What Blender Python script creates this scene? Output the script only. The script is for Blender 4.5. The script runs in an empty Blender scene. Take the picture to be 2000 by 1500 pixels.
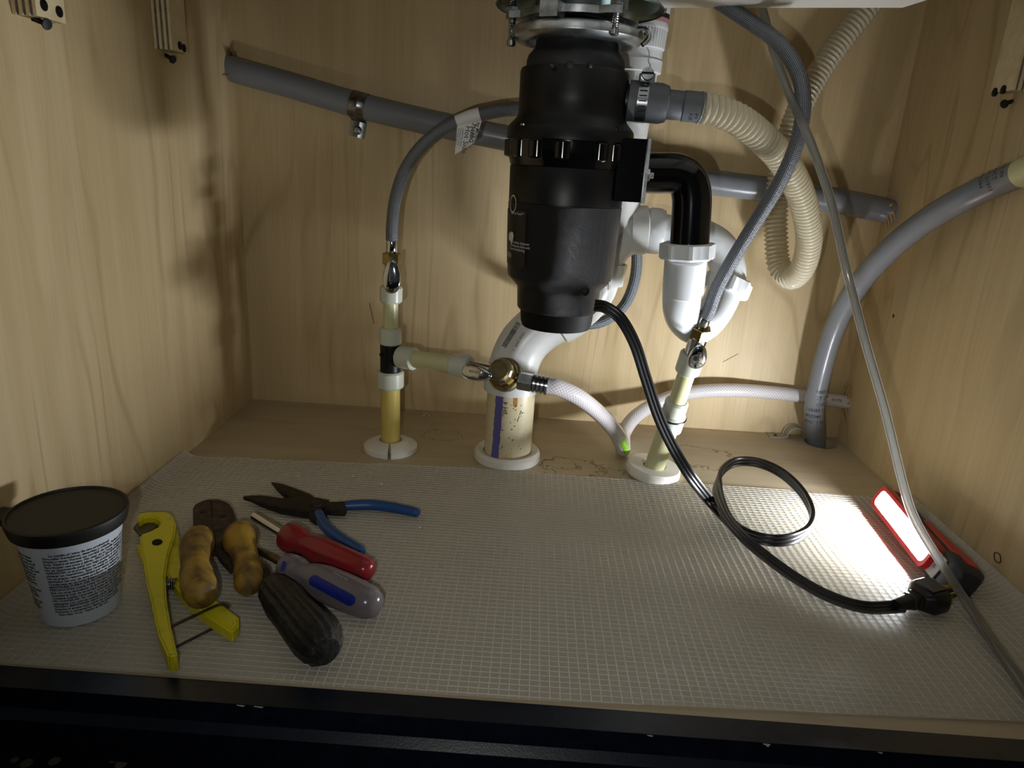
import bpy, bmesh, math, random
from mathutils import Vector, Matrix
random.seed(7)
PI = math.pi
SC = bpy.context.scene
COL = SC.collection

# ------------------------------------------------------------------ camera, light, exposure
CX, CY, CZ, PITCH, YAW, ROLL, FPX = 0.4104, -0.4153, 0.3676, 0.30469, -0.01916, 0.05883, 1389.67
Fw = Vector((math.sin(YAW)*math.cos(PITCH), math.cos(YAW)*math.cos(PITCH), -math.sin(PITCH)))
Rt = Fw.cross(Vector((0, 0, 1))).normalized()
Up = Rt.cross(Fw)
Rt, Up = math.cos(ROLL)*Rt + math.sin(ROLL)*Up, -math.sin(ROLL)*Rt + math.cos(ROLL)*Up
CAM = Vector((CX, CY, CZ))
cd = bpy.data.cameras.new('camera'); cam = bpy.data.objects.new('camera', cd); COL.objects.link(cam)
cd.sensor_width = 36; cd.lens = FPX/2000*36; cd.clip_start = 0.01
mw = Matrix.Identity(4)
for i in range(3):
    mw[i][0], mw[i][1], mw[i][2], mw[i][3] = Rt[i], Up[i], -Fw[i], CAM[i]
cam.matrix_world = mw
SC.camera = cam
SC.view_settings.view_transform = 'Standard'; SC.view_settings.look = 'None'
SC.view_settings.gamma = 1; SC.view_settings.use_curve_mapping = False
SC.view_settings.exposure = -0.66
SC.cycles.max_bounces = 10; SC.cycles.transparent_max_bounces = 12
SC.cycles.use_denoising = True
SC.cycles.caustics_reflective = False; SC.cycles.caustics_refractive = False
SC.cycles.sample_clamp_indirect = 4
W = bpy.data.worlds.new('world'); SC.world = W; W.use_nodes = True
WORLD = (0.60, 0.66, 0.68); WORLD_S = 0.06
W.node_tree.nodes['Background'].inputs[0].default_value = (*WORLD, 1)
W.node_tree.nodes['Background'].inputs[1].default_value = WORLD_S
FLASH_W = 6.0
LAMP_L = 680.0
fl = bpy.data.lights.new('phone_flash', 'SPOT'); fl.energy = FLASH_W; fl.color = (1.0, .99, .95)
fl.spot_size = math.radians(118); fl.spot_blend = 1.0; fl.shadow_soft_size = 0.004
flo = bpy.data.objects.new('phone_flash', fl); COL.objects.link(flo)
flo.location = CAM - 0.04*Rt - 0.03*Up
flo.rotation_euler = (Fw + .30*Up + .14*Rt).to_track_quat('-Z', 'Y').to_euler()

# ------------------------------------------------------------------ picture point -> place in the cabinet
def ray(x, y): return Fw + Rt*((x-1000)/FPX) - Up*((y-750)/FPX)
def PY(x, y, Y): d = ray(x, y); return CAM + d*((Y-CAM.y)/d.y)
def PZ(x, y, Z=0.0): d = ray(x, y); return CAM + d*((Z-CAM.z)/d.z)
def PX(x, y, X): d = ray(x, y); return CAM + d*((X-CAM.x)/d.x)
def mpp(p): return (p-CAM).dot(Fw)/FPX
WID, DEP, HGT = 0.88, 0.593, 0.80

# ------------------------------------------------------------------ materials
def lin(h):
    if not isinstance(h, str): return (*h, 1)
    out = []
    for i in (0, 2, 4):
        c = int(h[i:i+2], 16)/255
        out.append(c/12.92 if c < .04045 else ((c+.055)/1.055)**2.4)
    return (*out, 1)
class N:
    def __init__(s, name):
        s.m = bpy.data.materials.new(name); s.m.use_nodes = True; s.t = s.m.node_tree
        s.p = s.t.nodes['Principled BSDF']; s.out = s.t.nodes['Material Output']
    def n(s, typ, **kw):
        nd = s.t.nodes.new(typ)
        for k, v in kw.items():
            if k.startswith('i_'):
                key = k[2:]; key = int(key) if key.isdigit() else key.replace('_', ' ')
                if hasattr(v, 'is_linked'): s.t.links.new(v, nd.inputs[key])
                else: nd.inputs[key].default_value = v
            else: setattr(nd, k, v)
        return nd
    def l(s, a, b): s.t.links.new(a, b)
    def math(s, op, a, b=0.0, c=None):
        nd = s.n('ShaderNodeMath', operation=op)
        for i, v in enumerate((a, b) if c is None else (a, b, c)):
            if hasattr(v, 'is_linked'): s.l(v, nd.inputs[i])
            else: nd.inputs[i].default_value = v
        return nd.outputs[0]
    def mix(s, fac, a, b):
        nd = s.n('ShaderNodeMix', data_type='RGBA')
        for k, v in ((0, fac), (6, a), (7, b)):
            if hasattr(v, 'is_linked'): s.l(v, nd.inputs[k])
            else: nd.inputs[k].default_value = v
        return nd.outputs[2]
    def pos(s): return s.n('ShaderNodeNewGeometry').outputs['Position']
    def uv(s): return s.n('ShaderNodeTexCoord').outputs['UV']
    def noise(s, vec, scale, detail=3.0, rough=.5, dist=0.0):
        nd = s.n('ShaderNodeTexNoise', i_Scale=scale, i_Detail=detail, i_Roughness=rough, i_Distortion=dist)
        s.l(vec, nd.inputs['Vector']); return nd.outputs['Fac']
    def scale(s, vec, v):
        nd = s.n('ShaderNodeMapping'); nd.inputs['Scale'].default_value = v; s.l(vec, nd.inputs['Vector']); return nd.outputs[0]
    def step(s, f, a, b):
        nd = s.n('ShaderNodeMapRange', interpolation_type='SMOOTHSTEP', i_1=a, i_2=b); s.l(f, nd.inputs[0]); return nd.outputs[0]
    def bump(s, h, strength=.3, dist=.001):
        nd = s.n('ShaderNodeBump', i_Strength=strength, i_Distance=dist); s.l(h, nd.inputs['Height'])
        s.l(nd.outputs[0], s.p.inputs['Normal'])
    def base(s, v):
        if hasattr(v, 'is_linked'): s.l(v, s.p.inputs['Base Color'])
        else: s.p.inputs['Base Color'].default_value = v
    def set(s, rough=.5, metal=0, **kw):
        s.p.inputs['Roughness'].default_value = rough; s.p.inputs['Metallic'].default_value = metal
        for k, v in kw.items(): s.p.inputs[k.replace('_', ' ')].default_value = v
        return s
def plain(name, col, rough=.5, metal=0, col2=None, vs=60, lo=.4, hi=.7, bump=0, bs=400, bd=.0006, **kw):
    k = N(name); k.set(rough, metal, **kw); k.base(lin(col))
    if col2: k.base(k.mix(k.step(k.noise(k.pos(), vs, 5, .6), lo, hi), lin(col), lin(col2)))
    if bump: k.bump(k.noise(k.pos(), bs, 2), bump, bd)
    return k.m
def wood(name, axis, a='ccb78f', b='c0aa80', stain=False, g=1.0):
    k = N(name); k.set(.48, Specular_IOR_Level=.35)
    p = k.pos()
    # axis = grain direction
    s1 = {'z': (3.4, 3.4, .55), 'x': (.6, 4.5, 4.5)}[axis]
    s2 = {'z': (420, 420, 9), 'x': (9, 420, 420)}[axis]
    s3 = {'z': (40, 40, 1.2), 'x': (1.2, 40, 40)}[axis]
    r = k.noise(k.scale(p, s1), 1.3, 3, .45, .25)
    ring = k.math('ABSOLUTE', k.math('SUBTRACT', k.math('FRACT', k.math('MULTIPLY', r, 17.0)), .5))
    ring = k.math('SUBTRACT', 1.0, k.step(ring, .0, .16))
    ring = k.math('MULTIPLY', ring, k.step(k.noise(p, 6, 2), .35, .65))
    fib = k.noise(k.scale(p, s2), 1.0, 3, .6)
    bro = k.noise(k.scale(p, s3), 1.0, 3, .6)
    c = k.mix(k.step(bro, .3, .72), lin(a), lin(b))
    c = k.mix(k.math('MULTIPLY', ring, .42*g), c, lin('8f7a52'))
    c = k.mix(k.math('MULTIPLY', k.step(fib, .35, .8), .30*g), c, lin('a8946c'))
    if stain:
        sx = k.n('ShaderNodeSeparateXYZ'); k.l(p, sx.inputs[0])
        nz = k.noise(p, 38, 3, .6)
        for cx, cy, rad, wd in ((.475, .418, .030, .0016), (.46, .425, .016, .0012), (.655, .48, .035, .0016), (.53, .41, .012, .0012), (.30, .50, .02, .001)):
            dx = k.math('MULTIPLY', k.math('SUBTRACT', sx.outputs[0], cx), .8); dy = k.math('SUBTRACT', sx.outputs[1], cy)
            d = k.math('SQRT', k.math('ADD', k.math('MULTIPLY', dx, dx), k.math('MULTIPLY', dy, dy)))
            d = k.math('ADD', d, k.math('MULTIPLY', k.math('SUBTRACT', nz, .5), .05))
            e = k.math('ABSOLUTE', k.math('SUBTRACT', d, rad))
            msk = k.math('SUBTRACT', 1.0, k.step(e, wd*.2, wd))
            c = k.mix(k.math('MULTIPLY', msk, .75), c, lin('4d3a20'))
        g = k.step(k.noise(p, 9, 4, .6), .45, .75)
        c = k.mix(k.math('MULTIPLY', g, .4), c, lin('96835f'))
    k.base(c); k.bump(fib, .12, .0006)
    return k.m
def ply(name, axis):
    k = N(name); k.set(.7); p = k.pos(); sx = k.n('ShaderNodeSeparateXYZ'); k.l(p, sx.inputs[0])
    f = k.math('FRACT', k.math('MULTIPLY', sx.outputs[axis], 1/.0052))
    c = k.mix(k.step(f, .42, .5), lin('a59b7b'), lin('565049'))
    c = k.mix(k.math('MULTIPLY', k.noise(k.scale(p, (900, 900, 90)), 1, 2), .6), c, lin('7c7058'))
    k.base(c); return k.m
def braid(name, c1, c2, rough, metal, nu, nv, bump=.6):
    k = N(name); k.set(rough, metal); sx = k.n('ShaderNodeSeparateXYZ'); k.l(k.uv(), sx.inputs[0])
    u = k.math('MULTIPLY', sx.outputs[0], nu); v = k.math('MULTIPLY', sx.outputs[1], nv)
    a = k.math('SINE', k.math('MULTIPLY', k.math('ADD', u, v), 2*PI)); b = k.math('SINE', k.math('MULTIPLY', k.math('SUBTRACT', u, v), 2*PI))
    f = k.math('MULTIPLY', a, b); f = k.math('ADD', k.math('MULTIPLY', f, .5), .5)
    k.base(k.mix(k.step(f, .25, .7), lin(c1), lin(c2))); k.bump(f, bump, .0008)
    return k.m
MT = dict(
    wall=wood('birch_veneer', 'z'), floor=wood('floor_board', 'x', 'bcae93', 'b3a488', True, .4),
    navy=plain('navy_paint', '0a1220', .30, 0, '101b2b', 90, bump=.12, bs=700, Specular_IOR_Level=.6),
    kitchen=None,
    black=plain('black_plastic', '070708', .4, Specular_IOR_Level=.35), gloss=plain('gloss_black', '08080a', .12),
    speck=plain('speckled_black', '060709', .27, bump=1.0, bs=1700, bd=.0013, Specular_IOR_Level=.35),
    rubber=plain('dusty_rubber', '17181a', .6, 0, '2f3132', 45, .5, .85),
    zinc=plain('zinc', 'c2c6c8', .3, 1, '8d9495', 60, bump=.05), chrome=plain('chrome', 'd0d2d6', .08, 1),
    green_zinc=plain('galvanised', '7d9089', .3, 1), steel=plain('steel', 'a8abae', .25, 1),
    brass=plain('brass', 'b8a266', .22, 1, '94804c', 120), brass_old=plain('brass_tarnished', '948969', .36, 1, '7a6f54', 90),
    pvc=plain('white_pvc', 'dadbd8', .3, 0, 'cfd0cc', 40, Subsurface_Weight=.0),
    pvcw=plain('white_trap', 'dfe2e3', .3), plate=plain('white_escutcheon', 'dddad2', .38),
    cream=plain('aged_pvc', 'd3c8a4', .35, 0, 'b99a63', 28, .55, .8),
    purple=plain('purple_primer', '5f5c9c', .5), black_ink=plain('black_ink', '17171a', .6), white_ink=plain('white_ink', 'c9c9c6', .6),
    cpvc=plain('yellow_cpvc', 'cdb964', .3, 0, 'a8823a', 40, .5, .8, Subsurface_Weight=.0),
    cpvc2=plain('pale_cpvc', 'c6c497', .3), collar=plain('fitting_white', 'c4c8b8', .3, Subsurface_Weight=.0),
    grey_pvc=plain('grey_flex', '7b7f85', .28), grey_rubber=plain('grey_rubber', '55595d', .55),
    grey_duct=plain('grey_rubber_cuff', '64696e', .5),
    sink=plain('white_sink', 'd2d0c8', .35), tub=plain('tub_white', 'cfd8e2', .4), lid=plain('lid_black', '0d0c0a', .55),
    yellow=plain('yellow_paint', 'd6cc1c', .42, 0, '8f8a1c', 50, .55, .85, bump=.1), blade=plain('cutter_blade', '5e574c', .45, .6),
    rust=plain('rusty_steel', '3a3029', .6, .4, '57463a', 110, bump=.4, bs=300),
    grip=plain('worn_grip', 'a5822c', .6, 0, '5b4722', 38, .36, .66, bump=.2, bs=120),
    jaw=plain('dark_jaw', '2b2621', .5, .5, '40382f', 90, bump=.2), blue=plain('blue_grip', '1d4a86', .4, 0, '22487a', 50),
    red=plain('red_acetate', '8b1f26', .25, 0, '7a2b2e', 70), clear_h=plain('smoky_acetate', '7d7478', .2, Transmission_Weight=.25),
    inlay=plain('blue_inlay', '16247c', .35), dirty=plain('dirty_black_grip', '0f0e0d', .5, 0, '3a3630', 70, .55, .85, bump=.9, bs=160, bd=.0015),
    old_shaft=plain('brown_shaft', '6a5b42', .4, .7, '4b4032', 80), lamp_red=plain('lamp_red', 'b3131c', .35), lamp_grey=plain('lamp_rubber', '22262b', .55),
    sticker=plain('grey_label', '9a9a98', .5), white_label=plain('paper_label', 'd8d8d4', .55), lime=plain('lime_label', '8ecb2c', .5),
    cord=plain('cord_black', '101012', .34), screw=plain('black_screw', '0b0b0b', .4, .5), splint=plain('splinter', 'b39560', .7),
    pale_lime=plain('pale_lime', 'd6f0a4', .5), cap=plain('matt_black', '060607', .65, Specular_IOR_Level=.25), rust_stain=plain('rust_stain', '9a6a30', .5, 0, 'b98d55', 200), dull_strap=plain('dull_strap', 'a2a39d', .4, .35), dark=plain('dark_gap', '050505', .9), knot=plain('knot', '4f4024', .7), pink=plain('label_red', 'b77d80', .6), ink_blue=plain('ink_blue', '24366f', .6),
    thread=plain('thread', 'b9b6a8', .7),
    steelbraid=braid('steel_braid', '282b30', '90949a', .4, .45, 330, 14), nylon=braid('grey_braid', '2f353b', '7d858c', .5, .1, 260, 8),
    ply_y=ply('ply_edge', 0), ply_r=ply('ply_edge_right', 0),
)
def vinyl():
    k = N('reinforced_vinyl'); k.set(.2); sx = k.n('ShaderNodeSeparateXYZ'); k.l(k.uv(), sx.inputs[0])
    u = k.math('MULTIPLY', sx.outputs[0], 240.); v = k.math('MULTIPLY', sx.outputs[1], 14)
    a = k.math('ABSOLUTE', k.math('SINE', k.math('MULTIPLY', k.math('ADD', u, v), PI))); b = k.math('ABSOLUTE', k.math('SINE', k.math('MULTIPLY', k.math('SUBTRACT', u, v), PI)))
    f = k.step(k.math('MINIMUM', a, b), .05, .45)
    k.base(k.mix(f, lin('eceaea'), lin('b9b3b6'))); k.p.inputs['Coat Weight'].default_value = .6
    return k.m
MT['vinyl'] = vinyl()
def corr():
    k = N('corrugated_plastic'); k.set(.3); k.base(lin('e0d9c4'))
    tr = k.n('ShaderNodeBsdfTranslucent', i_Color=lin('e6ddc2')); mx = k.n('ShaderNodeMixShader', i_0=.45)
    k.l(k.p.outputs[0], mx.inputs[1]); k.l(tr.outputs[0], mx.inputs[2]); k.l(mx.outputs[0], k.out.inputs[0]); return k.m
MT['corr'] = corr()
def cleartube():
    k = N('clear_vinyl'); k.set(.06, IOR=1.42, Transmission_Weight=.9); k.base(lin('f4f4f0'))
    tr = k.n('ShaderNodeBsdfTranslucent', i_Color=lin('e8e8e2')); mx = k.n('ShaderNodeMixShader', i_0=.38)
    k.l(k.p.outputs[0], mx.inputs[1]); k.l(tr.outputs[0], mx.inputs[2]); k.l(mx.outputs[0], k.out.inputs[0]); return k.m
MT['clear'] = cleartube()
def linermat(name, fac, col, rough):
    k = N(name); k.set(rough, IOR=1.5); k.base(lin(col))
    tr = k.n('ShaderNodeBsdfTransparent'); mx = k.n('ShaderNodeMixShader', i_0=fac)
    k.l(tr.outputs[0], mx.inputs[1]); k.l(k.p.outputs[0], mx.inputs[2]); k.l(mx.outputs[0], k.out.inputs[0]); return k.m
MT['liner'] = linermat('liner_film', .52, 'd6d3c8', .38)
MT['rib'] = linermat('liner_rib', .5, 'dedbce', .3)
def matkit():
    k = N('dark_patterned_floor'); k.set(.6); p = k.pos()
    v = k.n('ShaderNodeTexVoronoi', i_Scale=55.0); k.l(p, v.inputs['Vector'])
    k.base(k.mix(k.step(v.outputs['Distance'], .22, .3), lin('a39a80'), lin('2c241c'))); return k.m
MT['kitchen'] = matkit()
def emis(name, col, s):
    k = N(name); k.p.inputs['Emission Color'].default_value = lin(col); k.p.inputs['Emission Strength'].default_value = s
    k.base(lin('ffffff')); return k.m
MT['lens'] = emis('lit_lens', 'f1f6fc', LAMP_L)

# ------------------------------------------------------------------ mesh building
def catmull(pts, n=8):
    pts = [Vector(p) for p in pts]
    if len(pts) < 3: 
        return [pts[0].lerp(pts[-1], i/n) for i in range(n+1)]
    P = [2*pts[0]-pts[1]] + pts + [2*pts[-1]-pts[-2]]
    out = []
    for i in range(1, len(P)-2):
        p0, p1, p2, p3 = P[i-1:i+3]
        for k in range(n):
            t = k/n
            out.append(.5*((2*p1)+(p2-p0)*t+(2*p0-5*p1+4*p2-p3)*t*t+(3*p1-p0-3*p2+p3)*t**3))
    out.append(pts[-1]); return out
def resample(pts, step):
    L = [0]
    for a, b in zip(pts, pts[1:]): L.append(L[-1]+(b-a).length)
    n = max(2, int(round(L[-1]/step))); out = []; j = 0
    for i in range(n+1):
        s = L[-1]*i/n
        while j < len(L)-2 and L[j+1] < s: j += 1
        d = L[j+1]-L[j]; out.append(pts[j].lerp(pts[j+1], (s-L[j])/d if d > 1e-9 else 0))
    return out
class B:
    def __init__(s): s.bm = bmesh.new(); s.uv = s.bm.loops.layers.uv.new('UVMap')
    def ringstrip(s, rings, closed=True, caps=True, us=None):
        bm = s.bm; V = [[bm.verts.new(p) for p in r] for r in rings]; n = len(V[0])
        for i in range(len(V)-1):
            for j in range(n if closed else n-1):
                q = (j+1) % n
                f = bm.faces.new((V[i][j], V[i][q], V[i+1][q], V[i+1][j]))
                if us:
                    for lp, (a, b) in zip(f.loops, ((i, j), (i, j+1), (i+1, j+1), (i+1, j))): lp[s.uv].uv = (us[a], b/n)
        if caps and closed:
            for r in (V[0][::-1], V[-1]):
                try: bm.faces.new(r)
                except ValueError: pass
        return s
    def sweep(s, pts, prof, n0=None, rad=None, caps=True):
        """prof: list of (a,b) offsets in the frame (side, normal); rad(i,len)->scale"""
        T = []
        for i in range(len(pts)):
            a = pts[max(i-1, 0)]; b = pts[min(i+1, len(pts)-1)]; T.append((b-a).normalized())
        nrm = Vector(n0) if n0 is not None else (Vector((0, 0, 1)) if abs(T[0].z) < .9 else Vector((0, 1, 0)))
        rings = []; us = [0.0]
        for i, p in enumerate(pts):
            nrm = (nrm - T[i]*nrm.dot(T[i])).normalized(); sd = T[i].cross(nrm)
            k = rad[i] if rad is not None else 1.0
            rings.append([p + sd*(a*k) + nrm*(b*k) for a, b in prof])
            if i: us.append(us[-1]+(p-pts[i-1]).length)
        s.ringstrip(rings, us=us, caps=caps); return s
    def tube(s, pts, r, seg=14, sub=8, step=None, n0=None, caps=True):
        q = catmull(pts, sub) if sub else [Vector(p) for p in pts]
        if step: q = resample(q, step)
        if callable(r): rad = [r(i/(len(q)-1)) for i in range(len(q))]
        elif isinstance(r, (list, tuple)):
            m = len(r)-1; rad = []
            for i in range(len(q)):
                t = i/(len(q)-1)*m; j = min(int(t), m-1); w = t-j; w = w*w*(3-2*w); rad.append(r[j]*(1-w)+r[j+1]*w)
        else: rad = [r]*len(q)
        prof = [(math.cos(2*PI*j/seg), math.sin(2*PI*j/seg)) for j in range(seg)]
        return s.sweep(q, prof, n0, rad, caps)
    def lathe(s, A, Bp, prof, seg=32, caps=True, phase=0.0, ref=None):
        """prof: (t along A->B in metres, radius)"""
        A = Vector(A); d = (Vector(Bp)-A).normalized()
        x = Vector(ref) if ref is not None else (Vector((1, 0, 0)) if abs(d.x) < .8 else Vector((0, 0, 1)))
        x = (x-d*x.dot(d)).normalized(); y = d.cross(x)
        rings = [[A+d*t+x*(r*math.cos(2*PI*j/seg+phase))+y*(r*math.sin(2*PI*j/seg+phase)) for j in range(seg)] for t, r in prof]
        s.ringstrip(rings, caps=caps); return s
    def cyl(s, A, Bp, r, seg=24, ch=0.0, r2=None):
        L = (Vector(Bp)-Vector(A)).length; r2 = r if r2 is None else r2
        if ch: return s.lathe(A, Bp, [(0, r-ch), (ch, r), (L-ch, r2), (L, r2-ch)], seg)
        return s.lathe(A, Bp, [(0, r), (L, r2)], seg)
    def hexa(s, A, Bp, r, seg=6, ch=.0008):
        L = (Vector(Bp)-Vector(A)).length
        return s.lathe(A, Bp, [(0, r-ch), (ch, r), (L-ch, r), (L, r-ch)], seg, phase=.4)
    def prism(s, poly, off):
        off = Vector(off); a = [s.bm.verts.new(p) for p in poly]; b = [s.bm.verts.new(Vector(p)+off) for p in poly]
        n = len(poly); fa = s.bm.faces.new(a); fb = s.bm.faces.new(b[::-1])
        for i in range(n): s.bm.faces.new((a[i], b[i], b[(i+1) % n], a[(i+1) % n]))
        bmesh.ops.triangulate(s.bm, faces=[fa, fb]); return s
    def box(s, c, h, M=None):
        M = M or Matrix.Identity(3); c = Vector(c)
        v = [s.bm.verts.new(c + M @ Vector((h[0]*i, h[1]*j, h[2]*k))) for k in (-1, 1) for j in (-1, 1) for i in (-1, 1)]
        for f in ((0, 2, 3, 1), (4, 5, 7, 6), (0, 1, 5, 4), (2, 6, 7, 3), (0, 4, 6, 2), (1, 3, 7, 5)): s.bm.faces.new([v[i] for i in f])
        return s
    def dome(s, c, u, v, nrm, outline, thick, h, rings=5):
        """outline (a,b) in frame u,v; side wall of height thick then a cap rising by h along nrm"""
        c, u, v, nrm = Vector(c), Vector(u), Vector(v), Vector(nrm)
        ca = sum(a for a, b in outline)/len(outline); cb = sum(b for a, b in outline)/len(outline)
        R = []
        def ring(k, z): R.append([c+u*(ca+(a-ca)*k)+v*(cb+(b-cb)*k)+nrm*z for a, b in outline])
        ring(.9, 0); ring(1, thick*.25); ring(1, thick*.8)
        for i in range(1, rings+1):
            k = math.cos(i/rings*PI/2*.97); ring(k, thick*.8+h*math.sin(i/rings*PI/2))
        s.ringstrip(R); return s
    def text(s, body, size, fn, align='LEFT', spacing=1.0, bold=0.0):
        cu = bpy.data.curves.new('t', 'FONT'); cu.body = body; cu.size = size; cu.align_x = align; cu.resolution_u = 2; cu.space_line = spacing; cu.offset = bold
        ob = bpy.data.objects.new('t', cu); me = bpy.data.meshes.new_from_object(ob)
        V = [s.bm.verts.new(fn(v.co.x, v.co.y)) for v in me.vertices]
        for p in me.polygons:
            try: s.bm.faces.new([V[i] for i in p.vertices])
            except ValueError: pass
        bpy.data.objects.remove(ob); bpy.data.curves.remove(cu); bpy.data.meshes.remove(me); return s
    def bevel(s, w, seg=2, ang=40):
        es = [e for e in s.bm.edges if len(e.link_faces) == 2 and e.calc_face_angle(0) > math.radians(ang)]
        bmesh.ops.bevel(s.bm, geom=es, offset=w, segments=seg, affect='EDGES', clamp_overlap=True); return s
    def done(s, name, mat, parent=None, label=None, kind=None, ang=35, recalc=True):
        if recalc: bmesh.ops.recalc_face_normals(s.bm, faces=s.bm.faces)
        org = Vector((0, 0, 0)); q = parent
        while q: org += q.location; q = q.parent
        for v in s.bm.verts: v.co -= org
        me = bpy.data.meshes.new(name); s.bm.to_mesh(me); s.bm.free()
        for p in me.polygons: p.use_smooth = True
        me.set_sharp_from_angle(angle=math.radians(ang))
        me.materials.append(MT[mat] if isinstance(mat, str) else mat)
        o = bpy.data.objects.new(name, me); COL.objects.link(o)
        if parent: o.parent = parent
        if label: o['label'] = label
        if kind: o['kind'] = kind
        return o
def thing(name, label, cat, loc, group=None):
    o = bpy.data.objects.new(name, None); COL.objects.link(o); o.location = loc; o.empty_display_size = .02
    o['label'] = label; o['category'] = cat
    if group: o['group'] = group
    return o
def tag(o, label, cat, group=None):
    o['label'] = label; o['category'] = cat
    if group: o['group'] = group
    return o
def cylmap(A, axis, ref, r, du=0.0, dv=0.0, eps=.00025):
    A, ax, rf = Vector(A), Vector(axis).normalized(), Vector(ref); rf = (rf-ax*rf.dot(ax)).normalized(); sd = ax.cross(rf)
    def fn(u, v):
        a = (u+du)/r; return A+ax*(v+dv)+(rf*math.cos(a)+sd*math.sin(a))*(r+eps)
    return fn
def egg(L, Wd, n=28, k=.62):
    """egg outline along u from 0..L, blunt end at L*k side"""
    out = []
    for i in range(n):
        a = 2*PI*i/n; x = math.cos(a); y = math.sin(a)
        out.append((L*.5*(1+x), Wd*.5*math.copysign(abs(y)**.9, y)*(1+.2*x)))
    return out

# ------------------------------------------------------------------ cabinet shell
def struct(o): o['kind'] = 'structure'; return o
HOLE = Vector((.8450, .5640, 0)); HR = .0222
b = B()
vs_o = [(-.02, 0), (WID+.02, 0), (WID+.02, DEP+.02), (-.02, DEP+.02)]
nseg = 32
hole = [(HOLE.x+HR*math.cos(2*PI*i/nseg)*(1+.03*math.sin(7*i)), HOLE.y+HR*math.sin(2*PI*i/nseg)*(1+.03*math.cos(5*i))) for i in range(nseg)]
from mathutils.geometry import delaunay_2d_cdt
allp = [Vector(p) for p in vs_o+hole]
edges = [(i, (i+1) % 4) for i in range(4)] + [(4+i, 4+(i+1) % nseg) for i in range(nseg)]
cv, ce, cf, *_ = delaunay_2d_cdt(allp, edges, [], 0, 1e-6)
top = [b.bm.verts.new((p.x, p.y, 0)) for p in cv]; bot = [b.bm.verts.new((p.x, p.y, -.018)) for p in cv]
for f in cf:
    if all(i >= 4 for i in f): continue
    b.bm.faces.new([top[i] for i in f]); b.bm.faces.new([bot[i] for i in f[::-1]])
for i in range(4): b.bm.faces.new((top[i], top[(i+1) % 4], bot[(i+1) % 4], bot[i]))
for i in range(nseg):
    j = (i+1) % nseg; b.bm.faces.new((top[4+j], top[4+i], bot[4+i], bot[4+j]))
floor = struct(b.done('floor', 'floor'))
wb = struct(B().box((WID/2, DEP+.006, HGT/2-.02), (WID/2+.03, .006, HGT/2+.02)).done('wall_back', 'wall'))
wl = struct(B().box((-.009, DEP/2-.01, HGT/2-.02), (.009, DEP/2+.01, HGT/2+.02)).done('wall_left', 'wall'))
wr = struct(B().box((WID+.009, DEP/2-.01, HGT/2-.02), (.009, DEP/2+.01, HGT/2+.02)).done('wall_right', 'wall'))
struct(B().box((WID/2, DEP/2-.02, HGT+.012), (WID/2+.04, DEP/2+.04, .012)).done('ceiling', 'wall'))
# navy front rail: profile in (y,z) swept along x
prof = [(0, .0), (-.0205, 0), (-.0205, -.0172), (-.0265, -.0222), (-.0265, -.052), (0, -.052)]
b = B(); b.ringstrip([[Vector((x, y, z)) for y, z in prof] for x in (-.05, WID+.05)])
rail = b.bevel(.0006, 2).done('trim_1', 'navy'); struct(rail); rail['label'] = 'dark navy front rail'
struct(B().box((WID/2, .066, -.09), (WID/2+.05, .006, .04)).done('trim_2', 'navy'))
struct(B().box((WID/2, -.7, -.125), (1.6, .8, .005)).done('kitchen_floor', 'kitchen'))
for k, (x, y, wd, hg) in enumerate(((505, 4, 16, 1), (470, 1.0, 14, 1.2), (1498, 6.0, 12, 3), (1720, 5, 8, 1.2), (1270, 3, 10, 1))):   # paint chips along the rail edge
    yy = 1341+.0745*x; p = PZ(x, yy, 0.0); b = B()
    poly = [Vector((p.x+dx*.0004*wd/2, -.0212, -.0006-dz)) for dx, dz in ((-1, 0), (-.3, .0003*hg), (.5, .0008*hg), (1, .0002))]
    b.prism(poly, (0, .0006, 0)); b.done('paint_chip', 'white_ink', rail)

# ------------------------------------------------------------------ ribbed clear shelf liner
def liner_z(x, y):
    z = .0012
    z += .0011*max(0, math.sin(y*38+1.5*math.sin(x*4)))*max(0, math.sin((x-.25)*4.2)) if x > .25 else 0
    z += .0006*math.sin(9*x+5*y)**2
    e = max(0, .022-x); z += 18*e*e
    e = max(0, x-(WID-.030)); z += 17*e*e
    return z
def liner_front(x): return .0008+.0195*max(0, (x-.42)/.46)**1.1
def liner_back(x): return .371+.018*min(1, x/.35)+.004*math.sin(5*x)
ln = thing('shelf_liner', 'clear ribbed plastic shelf liner laid over the beige cabinet floor', 'liner', (WID/2, .2, 0))
nx, ny = 110, 60
b = B(); G = []
for j in range(ny+1):
    row = []
    for i in range(nx+1):
        x = .002+(WID-.004)*i/nx; y0, y1 = liner_front(x), liner_back(x); y = y0+(y1-y0)*j/ny
        row.append(b.bm.verts.new((x, y, liner_z(x, y))))
    G.append(row)
for j in range(ny):
    for i in range(nx): b.bm.faces.new((G[j][i], G[j][i+1], G[j+1][i+1], G[j+1][i]))
b.done('film', 'liner', ln, recalc=False)
b = B()
def rib(path, w, side):
    R = []
    for p in path:
        z = liner_z(p[0], p[1]); q = Vector((p[0], p[1], z))
        R.append([q-side*w+Vector((0, 0, .0001)), q+Vector((0, 0, .0006)), q+side*w+Vector((0, 0, .0001))])
    b.ringstrip(R, closed=False)
yy = .004
while yy < .392:
    xs = [.002+(WID-.004)*i/90 for i in range(91)]
    pts = [(x, yy) for x in xs if liner_front(x) <= yy <= liner_back(x)]
    if len(pts) > 3: rib(pts, .0005, Vector((0, 1, 0)))
    yy += .0058
xx = .006
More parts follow.
